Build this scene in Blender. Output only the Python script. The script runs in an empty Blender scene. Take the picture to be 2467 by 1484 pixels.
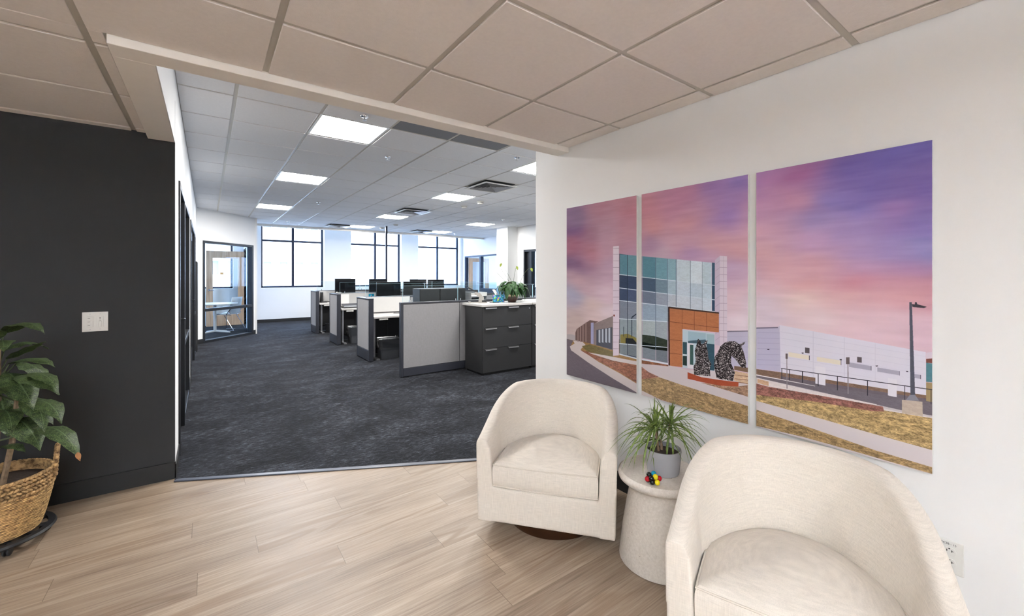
import bpy, bmesh, math, random
import numpy as np
from mathutils import Vector, Matrix, Quaternion

S = bpy.context.scene
C = S.collection
PI = math.pi
R = math.radians

# ------------------------------------------------------------------ camera
cam_d = bpy.data.cameras.new('camera')
cam = bpy.data.objects.new('camera', cam_d); C.objects.link(cam)
cam_d.sensor_fit = 'HORIZONTAL'; cam_d.sensor_width = 36.0
cam_d.lens = 1010.8 * 36.0 / 2467.0
cam_d.shift_y = -(742.0 - 665.17) / 2467.0
cam_d.clip_start = 0.05; cam_d.clip_end = 300
cam.location = (0, 0, 1.3906)
cam.rotation_euler = (R(90), 0, -0.6281)
S.camera = cam

# ------------------------------------------------------------------ light and exposure
S.view_settings.view_transform = 'Standard'
S.view_settings.look = 'None'
S.view_settings.exposure = 2.56
S.view_settings.gamma = 1.0
S.view_settings.use_curve_mapping = False
S.cycles.use_denoising = True
S.cycles.max_bounces = 8
S.cycles.diffuse_bounces = 5
S.cycles.glossy_bounces = 4
S.cycles.transmission_bounces = 4
S.cycles.transparent_max_bounces = 12
S.cycles.caustics_reflective = False
S.cycles.caustics_refractive = False
S.cycles.sample_clamp_indirect = 6.0

w = bpy.data.worlds.new('sky'); S.world = w; w.use_nodes = True
SKY_STRENGTH = 2.6
bgn = w.node_tree.nodes['Background']
bgn.inputs[0].default_value = (0.42, 0.62, 1.0, 1); bgn.inputs[1].default_value = SKY_STRENGTH
sun_d = bpy.data.lights.new('sun', 'SUN'); sun_d.energy = 1.0; sun_d.angle = R(0.6); sun_d.color = (1, .95, .88)
sun = bpy.data.objects.new('sun', sun_d); C.objects.link(sun)
sun.rotation_euler = (R(36), 0, R(-12))       # from behind the camera, falling on the facade across the street

PEND_DOWN, PEND_UP = 6.0, 84.0   # reception pendants
PANEL_EMIT = 12.5            # office ceiling panels

# ------------------------------------------------------------------ materials
def new_mat(name):
    m = bpy.data.materials.new(name); m.use_nodes = True
    nt = m.node_tree; b = nt.nodes['Principled BSDF']
    return m, nt, b
def lin(c):
    r = [((v/255.0)/12.92 if v/255.0 <= .04045 else ((v/255.0+.055)/1.055)**2.4) for v in c]
    return (r[0], r[1], r[2], 1)
def N(nt, t, **kw):
    n = nt.nodes.new(t)
    for k, v in kw.items():
        if k.startswith('i_'):
            n.inputs[int(k[2:])].default_value = v
        else: setattr(n, k, v)
    return n
def coords(nt, scale=(1, 1, 1), rot=(0, 0, 0)):
    tc = N(nt, 'ShaderNodeTexCoord'); mp = N(nt, 'ShaderNodeMapping')
    mp.inputs['Scale'].default_value = scale; mp.inputs['Rotation'].default_value = rot
    nt.links.new(tc.outputs['Object'], mp.inputs['Vector']); return mp.outputs[0]
def ramp(nt, fac, stops):
    r = N(nt, 'ShaderNodeValToRGB'); e = r.color_ramp.elements
    while len(e) < len(stops): e.new(0.5)
    for k, (p, c) in enumerate(stops): e[k].position = p; e[k].color = c
    nt.links.new(fac, r.inputs[0]); return r.outputs[0]
def mixc(nt, fac, a, b, blend='MIX'):
    m = N(nt, 'ShaderNodeMix', data_type='RGBA', blend_type=blend)
    for sock, v in ((m.inputs[0], fac), (m.inputs[6], a), (m.inputs[7], b)):
        if isinstance(v, bpy.types.NodeSocket): nt.links.new(v, sock)
        else: sock.default_value = v
    return m.outputs[2]
def math_n(nt, op, a, b=None, c=None):
    m = N(nt, 'ShaderNodeMath', operation=op)
    for k, v in enumerate((a, b, c)):
        if v is None: continue
        if isinstance(v, bpy.types.NodeSocket): nt.links.new(v, m.inputs[k])
        else: m.inputs[k].default_value = v
    return m.outputs[0]
def plain(name, rgb, rough=.5, metal=0., var=.04, vscale=18., bump=0., bscale=120., spec=.5, scale=(1,1,1)):
    """a surface colour with a slight procedural variation and, if wanted, fine bump"""
    m, nt, b = new_mat(name)
    v = coords(nt, scale)
    n = N(nt, 'ShaderNodeTexNoise'); n.inputs['Scale'].default_value = vscale; n.inputs['Detail'].default_value = 3
    nt.links.new(v, n.inputs['Vector'])
    c = lin(rgb); lo = tuple(x*(1-var) for x in c[:3])+(1,); hi = tuple(min(1, x*(1+var)) for x in c[:3])+(1,)
    nt.links.new(ramp(nt, n.outputs[0], [(.3, lo), (.7, hi)]), b.inputs['Base Color'])
    b.inputs['Roughness'].default_value = rough; b.inputs['Metallic'].default_value = metal
    b.inputs['Specular IOR Level'].default_value = spec
    if bump:
        n2 = N(nt, 'ShaderNodeTexNoise'); n2.inputs['Scale'].default_value = bscale; n2.inputs['Detail'].default_value = 4
        nt.links.new(v, n2.inputs['Vector'])
        bp = N(nt, 'ShaderNodeBump'); bp.inputs['Strength'].default_value = bump; bp.inputs['Distance'].default_value = .004
        nt.links.new(n2.outputs[0], bp.inputs['Height']); nt.links.new(bp.outputs[0], b.inputs['Normal'])
    return m
def fabric(name, rgb, s=900., bump=.35, var=.10, slub=.0):
    """woven cloth: crossed fine threads"""
    m, nt, b = new_mat(name)
    a = N(nt, 'ShaderNodeTexNoise'); a.inputs['Scale'].default_value = 1; a.inputs['Detail'].default_value = 3
    nt.links.new(coords(nt, (s*.05, s*.05, s)), a.inputs['Vector'])
    c = N(nt, 'ShaderNodeTexNoise'); c.inputs['Scale'].default_value = 1; c.inputs['Detail'].default_value = 3
    nt.links.new(coords(nt, (s, s, s*.05)), c.inputs['Vector'])
    mx = math_n(nt, 'ADD', a.outputs[0], c.outputs[0]); mx = math_n(nt, 'MULTIPLY', mx, .5)
    col = lin(rgb)
    nt.links.new(ramp(nt, mx, [(.35, tuple(x*(1-var) for x in col[:3])+(1,)), (.65, tuple(min(1, x*(1+var)) for x in col[:3])+(1,))]), b.inputs['Base Color'])
    b.inputs['Roughness'].default_value = .92; b.inputs['Specular IOR Level'].default_value = .15
    b.inputs['Sheen Weight'].default_value = .15
    bp = N(nt, 'ShaderNodeBump'); bp.inputs['Strength'].default_value = bump; bp.inputs['Distance'].default_value = .001
    nt.links.new(mx, bp.inputs['Height']); nt.links.new(bp.outputs[0], b.inputs['Normal'])
    return m
def glass(name, tint=(.96, .98, .985), refl=.7, rough=.02):
    m = bpy.data.materials.new(name); m.use_nodes = True; nt = m.node_tree
    for n in list(nt.nodes): nt.nodes.remove(n)
    o = N(nt, 'ShaderNodeOutputMaterial'); t = N(nt, 'ShaderNodeBsdfTransparent'); g = N(nt, 'ShaderNodeBsdfGlossy')
    t.inputs[0].default_value = tint + (1,); g.inputs['Roughness'].default_value = rough
    f = N(nt, 'ShaderNodeLayerWeight'); f.inputs[0].default_value = .5         # facing term, the same on both sides of the sheet
    k = math_n(nt, 'MULTIPLY', math_n(nt, 'MULTIPLY_ADD', math_n(nt, 'POWER', f.outputs['Facing'], 5.0), .96, .04), refl)
    k = math_n(nt, 'MINIMUM', k, 1.0)
    mx = N(nt, 'ShaderNodeMixShader'); nt.links.new(k, mx.inputs[0])
    nt.links.new(t.outputs[0], mx.inputs[1]); nt.links.new(g.outputs[0], mx.inputs[2]); nt.links.new(mx.outputs[0], o.inputs[0])
    return m
def emit(name, rgb, strength):
    m = bpy.data.materials.new(name); m.use_nodes = True; nt = m.node_tree
    for n in list(nt.nodes): nt.nodes.remove(n)
    o = N(nt, 'ShaderNodeOutputMaterial'); e = N(nt, 'ShaderNodeEmission')
    e.inputs[0].default_value = rgb + (1,); e.inputs[1].default_value = strength
    nt.links.new(e.outputs[0], o.inputs[0]); return m

def wood_floor():
    m, nt, b = new_mat('oak_plank_floor')
    tc = N(nt, 'ShaderNodeTexCoord'); sx = N(nt, 'ShaderNodeSeparateXYZ'); nt.links.new(tc.outputs['Object'], sx.inputs[0])
    W_, L_ = .171, 1.22
    ry = math_n(nt, 'DIVIDE', math_n(nt, 'SUBTRACT', sx.outputs[1], 1.601), W_)
    row = math_n(nt, 'FLOOR', ry); fy = math_n(nt, 'FRACT', ry)
    wn = N(nt, 'ShaderNodeTexWhiteNoise', noise_dimensions='1D'); nt.links.new(row, wn.inputs['W'])
    xo = math_n(nt, 'ADD', math_n(nt, 'DIVIDE', sx.outputs[0], L_), math_n(nt, 'MULTIPLY', wn.outputs[0], 7.0))
    col = math_n(nt, 'FLOOR', xo); fx = math_n(nt, 'FRACT', xo)
    idv = N(nt, 'ShaderNodeCombineXYZ'); nt.links.new(col, idv.inputs[0]); nt.links.new(row, idv.inputs[1])
    wp = N(nt, 'ShaderNodeTexWhiteNoise', noise_dimensions='2D'); nt.links.new(idv.outputs[0], wp.inputs['Vector'])
    # grain coordinates differ from plank to plank
    gx = math_n(nt, 'ADD', sx.outputs[0], math_n(nt, 'MULTIPLY', wp.outputs[0], 37.0))
    gy = math_n(nt, 'ADD', sx.outputs[1], math_n(nt, 'MULTIPLY', wp.outputs[0], 11.0))
    gv = N(nt, 'ShaderNodeCombineXYZ'); nt.links.new(gx, gv.inputs[0]); nt.links.new(gy, gv.inputs[1])
    def noise(sc, scale, det=4, rough=.6, dist=0.):
        mp = N(nt, 'ShaderNodeMapping'); mp.inputs['Scale'].default_value = sc; nt.links.new(gv.outputs[0], mp.inputs[0])
        n = N(nt, 'ShaderNodeTexNoise'); n.inputs['Scale'].default_value = scale; n.inputs['Detail'].default_value = det
        n.inputs['Roughness'].default_value = rough; n.inputs['Distortion'].default_value = dist
        nt.links.new(mp.outputs[0], n.inputs['Vector']); return n.outputs[0]
    broad = noise((.55, 9, 1), 1.0, 3, .55, .3)
    fine = noise((3.2, 95, 1), 1.0, 6, .7, .35)
    # cathedral figure: contour lines of a stretched noise field
    f0 = noise((.55, 4.2, 1), 1.0, 2, .4, .5)
    rings = math_n(nt, 'SINE', math_n(nt, 'MULTIPLY', f0, 62.0))
    rings = math_n(nt, 'MULTIPLY_ADD', rings, .5, .5)
    ringm = ramp(nt, rings, [(.52, (0, 0, 0, 1)), (.95, (1, 1, 1, 1))])
    gate = ramp(nt, noise((.35, 2.6, 1), 1.3, 1, .5), [(.46, (0, 0, 0, 1)), (.62, (1, 1, 1, 1))])
    base = ramp(nt, broad, [(.25, lin((116, 96, 79))), (.5, lin((150, 131, 112))), (.75, lin((180, 162, 142)))])
    c1 = mixc(nt, .5, base, ramp(nt, fine, [(.3, lin((98, 79, 62))), (.5, lin((153, 135, 115))), (.70, lin((190, 174, 154)))]))
    rg = math_n(nt, 'MULTIPLY', ringm, gate); rg = math_n(nt, 'MULTIPLY', rg, .55)
    c2 = mixc(nt, rg, c1, lin((118, 94, 70)))
    pv = ramp(nt, wp.outputs[0], [(0, (.82, .81, .80, 1)), (1, (1.0, 1.0, 1.0, 1))])
    c3 = mixc(nt, 1.0, c2, pv, 'MULTIPLY')
    e1 = math_n(nt, 'LESS_THAN', fy, .010); e2 = math_n(nt, 'GREATER_THAN', fy, .990); e3 = math_n(nt, 'LESS_THAN', fx, .0022)
    ed = math_n(nt, 'MAXIMUM', math_n(nt, 'MULTIPLY', math_n(nt, 'MAXIMUM', e1, e2), .28), math_n(nt, 'MULTIPLY', e3, .75))
    c4 = mixc(nt, ed, c3, lin((92, 74, 58)))
    nt.links.new(c4, b.inputs['Base Color'])
    b.inputs['Roughness'].default_value = .40
    nt.links.new(ramp(nt, fine, [(.2, (.34, .34, .34, 1)), (.8, (.5, .5, .5, 1))]), b.inputs['Roughness'])
    b.inputs['Specular IOR Level'].default_value = .42
    bp = N(nt, 'ShaderNodeBump'); bp.inputs['Strength'].default_value = .12; bp.inputs['Distance'].default_value = .002
    nt.links.new(fine, bp.inputs['Height']); nt.links.new(bp.outputs[0], b.inputs['Normal'])
    return m
def carpet_mat():
    m, nt, b = new_mat('slate_carpet_tile')
    def noise(sc, det, rough=.6, dist=0.):
        n = N(nt, 'ShaderNodeTexNoise'); n.inputs['Scale'].default_value = 1.0; n.inputs['Detail'].default_value = det
        n.inputs['Roughness'].default_value = rough; n.inputs['Distortion'].default_value = dist
        nt.links.new(coords(nt, sc), n.inputs['Vector']); return n.outputs[0]
    big = noise((2.2, 3.4, 1), 3, .6, .4); mid = noise((17, 44, 1), 5, .75, .35); fl = noise((75, 200, 1), 2, .8)
    loop = N(nt, 'ShaderNodeTexVoronoi'); loop.inputs['Scale'].default_value = 1.0
    nt.links.new(coords(nt, (170, 300, 1)), loop.inputs['Vector'])
    s = math_n(nt, 'ADD', math_n(nt, 'MULTIPLY', big, .30), math_n(nt, 'MULTIPLY', mid, .70))
    s = math_n(nt, 'ADD', s, math_n(nt, 'MULTIPLY', math_n(nt, 'SUBTRACT', fl, .5), .30))
    col = ramp(nt, s, [(.40, lin((18, 19, 22))), (.48, lin((32, 33, 38))), (.55, lin((51, 53, 59))), (.64, lin((90, 94, 102)))])
    col = mixc(nt, .55, col, ramp(nt, loop.outputs['Distance'], [(0, (.9, .9, .92, 1)), (.9, (.3, .3, .31, 1))]), 'MULTIPLY')
    sx = N(nt, 'ShaderNodeSeparateXYZ'); nt.links.new(coords(nt), sx.inputs[0])
    ex = math_n(nt, 'LESS_THAN', math_n(nt, 'FRACT', math_n(nt, 'DIVIDE', math_n(nt, 'ADD', sx.outputs[0], .12), .5)), .006)
    ey = math_n(nt, 'LESS_THAN', math_n(nt, 'FRACT', math_n(nt, 'DIVIDE', sx.outputs[1], 1.0)), .003)
    col = mixc(nt, math_n(nt, 'MULTIPLY', math_n(nt, 'MAXIMUM', ex, ey), .6), col, (.012, .014, .018, 1))
    nt.links.new(col, b.inputs['Base Color'])
    b.inputs['Roughness'].default_value = .9; b.inputs['Specular IOR Level'].default_value = .07
    b.inputs['Sheen Weight'].default_value = .06; b.inputs['Sheen Roughness'].default_value = .45
    bp = N(nt, 'ShaderNodeBump'); bp.inputs['Strength'].default_value = .6; bp.inputs['Distance'].default_value = .004
    nt.links.new(loop.outputs['Distance'], bp.inputs['Height']); nt.links.new(bp.outputs[0], b.inputs['Normal'])
    return m
def terrazzo():
    m, nt, b = new_mat('speckled_concrete')
    vo = N(nt, 'ShaderNodeTexVoronoi'); vo.inputs['Scale'].default_value = 520; nt.links.new(coords(nt), vo.inputs['Vector'])
    n = N(nt, 'ShaderNodeTexNoise'); n.inputs['Scale'].default_value = 90; n.inputs['Detail'].default_value = 5; nt.links.new(coords(nt), n.inputs['Vector'])
    sx = N(nt, 'ShaderNodeSeparateColor'); nt.links.new(vo.outputs['Color'], sx.inputs[0])
    base = ramp(nt, n.outputs[0], [(.3, lin((208, 200, 189))), (.7, lin((224, 217, 207)))])
    dark = math_n(nt, 'MULTIPLY', math_n(nt, 'GREATER_THAN', sx.outputs[0], .82), math_n(nt, 'LESS_THAN', vo.outputs['Distance'], .42))
    c = mixc(nt, math_n(nt, 'MULTIPLY', dark, .4), base, lin((160, 148, 132)))
    v2 = N(nt, 'ShaderNodeTexVoronoi'); v2.inputs['Scale'].default_value = 75; nt.links.new(coords(nt), v2.inputs['Vector'])
    s2 = N(nt, 'ShaderNodeSeparateColor'); nt.links.new(v2.outputs['Color'], s2.inputs[0])
    d2 = math_n(nt, 'MULTIPLY', math_n(nt, 'GREATER_THAN', s2.outputs[0], .965), math_n(nt, 'LESS_THAN', v2.outputs['Distance'], .16))
    c = mixc(nt, math_n(nt, 'MULTIPLY', d2, .8), c, lin((92, 80, 70)))
    nt.links.new(c, b.inputs['Base Color']); b.inputs['Roughness'].default_value = .6
    return m
def leaf_mat(name, dark, light, speck=None, sc=40):
    m, nt, b = new_mat(name)
    tc = N(nt, 'ShaderNodeTexCoord'); uv = tc.outputs['UV']
    sx = N(nt, 'ShaderNodeSeparateXYZ'); nt.links.new(uv, sx.inputs[0])
    across = math_n(nt, 'ABSOLUTE', math_n(nt, 'SUBTRACT', sx.outputs[1], .5))
    # side veins slanting from the midrib
    vv = math_n(nt, 'FRACT', math_n(nt, 'MULTIPLY', math_n(nt, 'ADD', sx.outputs[0], math_n(nt, 'MULTIPLY', across, .35)), -11.0))
    vein = math_n(nt, 'LESS_THAN', math_n(nt, 'ABSOLUTE', math_n(nt, 'SUBTRACT', vv, .5)), .07)
    mid = math_n(nt, 'LESS_THAN', across, .022)
    n = N(nt, 'ShaderNodeTexNoise'); n.inputs['Scale'].default_value = sc; n.inputs['Detail'].default_value = 4
    nt.links.new(coords(nt), n.inputs['Vector'])
    c = ramp(nt, n.outputs[0], [(.35, lin(dark)), (.68, lin(light))])
    if speck:
        n2 = N(nt, 'ShaderNodeTexNoise'); n2.inputs['Scale'].default_value = sc*4.5; n2.inputs['Detail'].default_value = 2
        nt.links.new(coords(nt), n2.inputs['Vector'])
        c = mixc(nt, ramp(nt, n2.outputs[0], [(.54, (0, 0, 0, 1)), (.66, (.8, .8, .8, 1))]), c, lin(speck))
    c = mixc(nt, math_n(nt, 'MULTIPLY', vein, .30), c, lin(light)); c = mixc(nt, math_n(nt, 'MULTIPLY', mid, .6), c, lin(tuple(min(255, v+35) for v in light)))
    nt.links.new(c, b.inputs['Base Color']); b.inputs['Roughness'].default_value = .5
    b.inputs['Specular IOR Level'].default_value = .3
    return m
def rope_mat(name, dark, light, zs):
    m, nt, b = new_mat(name)
    n = N(nt, 'ShaderNodeTexNoise'); n.inputs['Scale'].default_value = 1; n.inputs['Detail'].default_value = 4
    nt.links.new(coords(nt, (40, 40, zs)), n.inputs['Vector'])
    n3 = N(nt, 'ShaderNodeTexNoise'); n3.inputs['Scale'].default_value = 130; nt.links.new(coords(nt), n3.inputs['Vector'])
    s = math_n(nt, 'ADD', math_n(nt, 'MULTIPLY', n.outputs[0], .7), math_n(nt, 'MULTIPLY', n3.outputs[0], .3))
    nt.links.new(ramp(nt, s, [(.36, lin(dark)), (.62, lin(light))]), b.inputs['Base Color'])
    b.inputs['Roughness'].default_value = .85
    bp = N(nt, 'ShaderNodeBump'); bp.inputs['Strength'].default_value = .8; bp.inputs['Distance'].default_value = .004
    nt.links.new(s, bp.inputs['Height']); nt.links.new(bp.outputs[0], b.inputs['Normal'])
    return m
def tissue_mat():
    m, nt, b = new_mat('patterned_tissue_carton')
    vo = N(nt, 'ShaderNodeTexVoronoi'); vo.inputs['Scale'].default_value = 58; nt.links.new(coords(nt), vo.inputs['Vector'])
    sx = N(nt, 'ShaderNodeSeparateColor'); nt.links.new(vo.outputs['Color'], sx.inputs[0])
    c = ramp(nt, sx.outputs[0], [(0, lin((20, 90, 150))), (.25, lin((28, 130, 170))), (.5, lin((30, 110, 90))), (.68, lin((150, 200, 50))), (.84, lin((70, 170, 210))), (.95, lin((210, 90, 150)))])
    for e in (c.node.color_ramp,): e.interpolation = 'CONSTANT'
    nt.links.new(c, b.inputs['Base Color']); b.inputs['Roughness'].default_value = .5
    return m
def wood_door_mat():
    m, nt, b = new_mat('light_oak_veneer')
    n = N(nt, 'ShaderNodeTexNoise'); n.inputs['Scale'].default_value = 1; n.inputs['Detail'].default_value = 5; n.inputs['Distortion'].default_value = .6
    nt.links.new(coords(nt, (30, 30, 1.6)), n.inputs['Vector'])
    nt.links.new(ramp(nt, n.outputs[0], [(.3, lin((176, 138, 104))), (.7, lin((214, 180, 146)))]), b.inputs['Base Color'])
    b.inputs['Roughness'].default_value = .45
    return m

M = {}
M['wall'] = plain('white_wall_paint', (230, 230, 229), .75, var=.008, vscale=3, bump=.05, bscale=260, spec=.25)
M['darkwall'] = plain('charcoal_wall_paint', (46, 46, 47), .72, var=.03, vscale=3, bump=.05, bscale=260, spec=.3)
M['base'] = plain('black_rubber_base', (17, 17, 18), .6, var=.04)
M['tile'] = plain('acoustic_ceiling_tile', (232, 226, 221), .95, var=.02, vscale=60, bump=.25, bscale=420, spec=.1)
M['tile_office'] = plain('acoustic_ceiling_tile_office', (228, 229, 232), .95, var=.02, vscale=60, bump=.25, bscale=420, spec=.1)
M['grid'] = plain('painted_ceiling_grid', (196, 192, 184), .38, var=.02, spec=.5)
M['soffit'] = plain('painted_soffit', (238, 234, 227), .75, var=.01, spec=.2)
M['floor'] = wood_floor(); M['carpet'] = carpet_mat()
M['strip'] = plain('dark_transition_strip', (64, 68, 80), .35, var=.03, spec=.6)
M['linen'] = fabric('cream_linen', (216, 208, 196), 420, .5, .10)
M['linen_pipe'] = fabric('cream_linen_piping', (212, 203, 190), 900, .3, .08)
M['bronze'] = plain('dark_bronze_plinth', (86, 60, 42), .32, .85, .12, 8)
M['terrazzo'] = terrazzo()
M['frame'] = plain('black_metal_frame', (38, 40, 44), .38, .3, .05)
M['frame_blue'] = plain('dark_anodised_frame', (34, 40, 58), .4, .4, .05)
M['glass'] = glass('clear_glass'); M['glass_screen'] = glass('clear_screen_glass', (.93, .965, .975), .3)
M['dark_glass'] = plain('dark_glossy_glass', (14, 15, 18), .12, var=.02, spec=.35)
M['panel_fab'] = fabric('grey_panel_fabric', (138, 136, 137), 420, .3, .10)
M['trim_gray'] = plain('charcoal_panel_trim', (50, 52, 60), .42, .1, .03)
M['trim_top'] = plain('dark_panel_cap', (54, 54, 61), .4, .15, .03)
M['cab'] = plain('charcoal_laminate', (42, 42, 43), .5, var=.04, vscale=30)
M['cabdark'] = plain('black_laminate', (17, 18, 20), .5, var=.04)
M['metal'] = plain('brushed_aluminium', (196, 196, 198), .3, .9, .05, scale=(1, 1, 30))
M['chrome'] = plain('chrome', (205, 208, 214), .12, 1., .02)
M['worktop'] = plain('pale_laminate_worktop', (188, 184, 180), .35, var=.03, vscale=10, scale=(1, 12, 1))
M['stapler'] = plain('grey_enamel', (150, 146, 140), .35, .2)
M['white'] = plain('white_plastic', (216, 215, 210), .35, var=.01)
M['fascia'] = plain('white_marker_fascia', (190, 189, 187), .3, var=.01)
M['black'] = plain('black_plastic', (30, 31, 33), .45, var=.05)
M['slot'] = plain('black_slot', (14, 13, 13), .6, var=.02)
M['bin'] = plain('dark_grey_bin_plastic', (78, 80, 84), .5, var=.03)
M['liner'] = glass('clear_bin_liner', (.72, .74, .76), 7.0, .22)
M['glass_edge'] = plain('polished_glass_edge', (176, 206, 214), .2, var=.02)
M['soil'] = plain('potting_soil', (52, 40, 32), .95, var=.3, vscale=80, bump=.8, bscale=90)
M['pot_grey'] = plain('pale_grey_ribbed_ceramic', (158, 159, 163), .22, var=.04, vscale=6)
M['pot_brown'] = plain('brown_glazed_pot', (74, 54, 48), .3, var=.15, vscale=12)
M['pot_cream'] = plain('cream_glazed_rim', (214, 190, 158), .35, var=.06)
M['dief'] = leaf_mat('variegated_broad_leaf', (34, 47, 27), (66, 84, 47), (112, 124, 78), 60)
M['drac'] = leaf_mat('narrow_strap_leaf', (58, 80, 34), (124, 142, 66), None, 60)
M['lily'] = leaf_mat('dark_glossy_leaf', (24, 50, 24), (50, 82, 42), None, 30)
M['bract'] = plain('yellow_green_bract', (128, 142, 52), .5, var=.15)
M['spathe'] = plain('pale_spathe', (214, 206, 220), .6, var=.05)
M['browntip'] = plain('dry_brown_leaf_tip', (150, 100, 56), .7, var=.2)
M['stem'] = plain('green_stem', (62, 72, 40), .6, var=.15)
M['cane'] = plain('brown_cane', (112, 92, 70), .8, var=.25, vscale=60)
M['rope'] = rope_mat('woven_seagrass_rope', (84, 60, 34), (190, 154, 104), 40)
M['rope_thin'] = rope_mat('thin_wound_seagrass', (92, 66, 36), (204, 168, 112), 160)
M['red'] = plain('red_lacquer', (168, 20, 32), .15, var=.02); M['yellow'] = plain('yellow_lacquer', (236, 214, 24), .18, var=.02)
M['teal'] = plain('teal_lacquer', (20, 138, 170), .15, var=.02); M['blackball'] = plain('black_lacquer', (16, 17, 20), .12, var=.02)
M['tissue'] = tissue_mat(); M['paper'] = plain('white_paper', (240, 239, 236), .8, var=.01)
M['orange_note'] = plain('orange_paper_note', (236, 170, 90), .8, var=.02)
M['oak'] = wood_door_mat()
M['bluefab'] = fabric('blue_mesh_fabric', (104, 140, 176), 700, .3, .1)
M['grille'] = plain('dark_perforated_return_grille', (120, 119, 122), .7, var=.08, vscale=300)
M['vent_dark'] = plain('dark_vent_interior', (24, 26, 32), .7, var=.05)
M['panel_light'] = emit('lit_panel_diffuser', (1.0, .985, .96), PANEL_EMIT)
M['strip_light'] = emit('lit_pendant_lower_diffuser', (.88, .98, 1.12), PEND_DOWN)
M['strip_up'] = emit('lit_pendant_upper_diffuser', (.88, .98, 1.12), PEND_UP)
M['facade'] = plain('pale_stucco_facade', (226, 226, 224), .9, var=.03)
M['facade_glass'] = plain('facade_window_glass', (124, 117, 110), .2, var=.1)
M['asphalt'] = plain('light_pavement', (214, 214, 212), .9, var=.05)
M['ink'] = plain('grey_print', (96, 92, 90), .7, var=.02)
M['ink_dark'] = plain('dark_label_print', (48, 46, 46), .7, var=.02)

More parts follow.
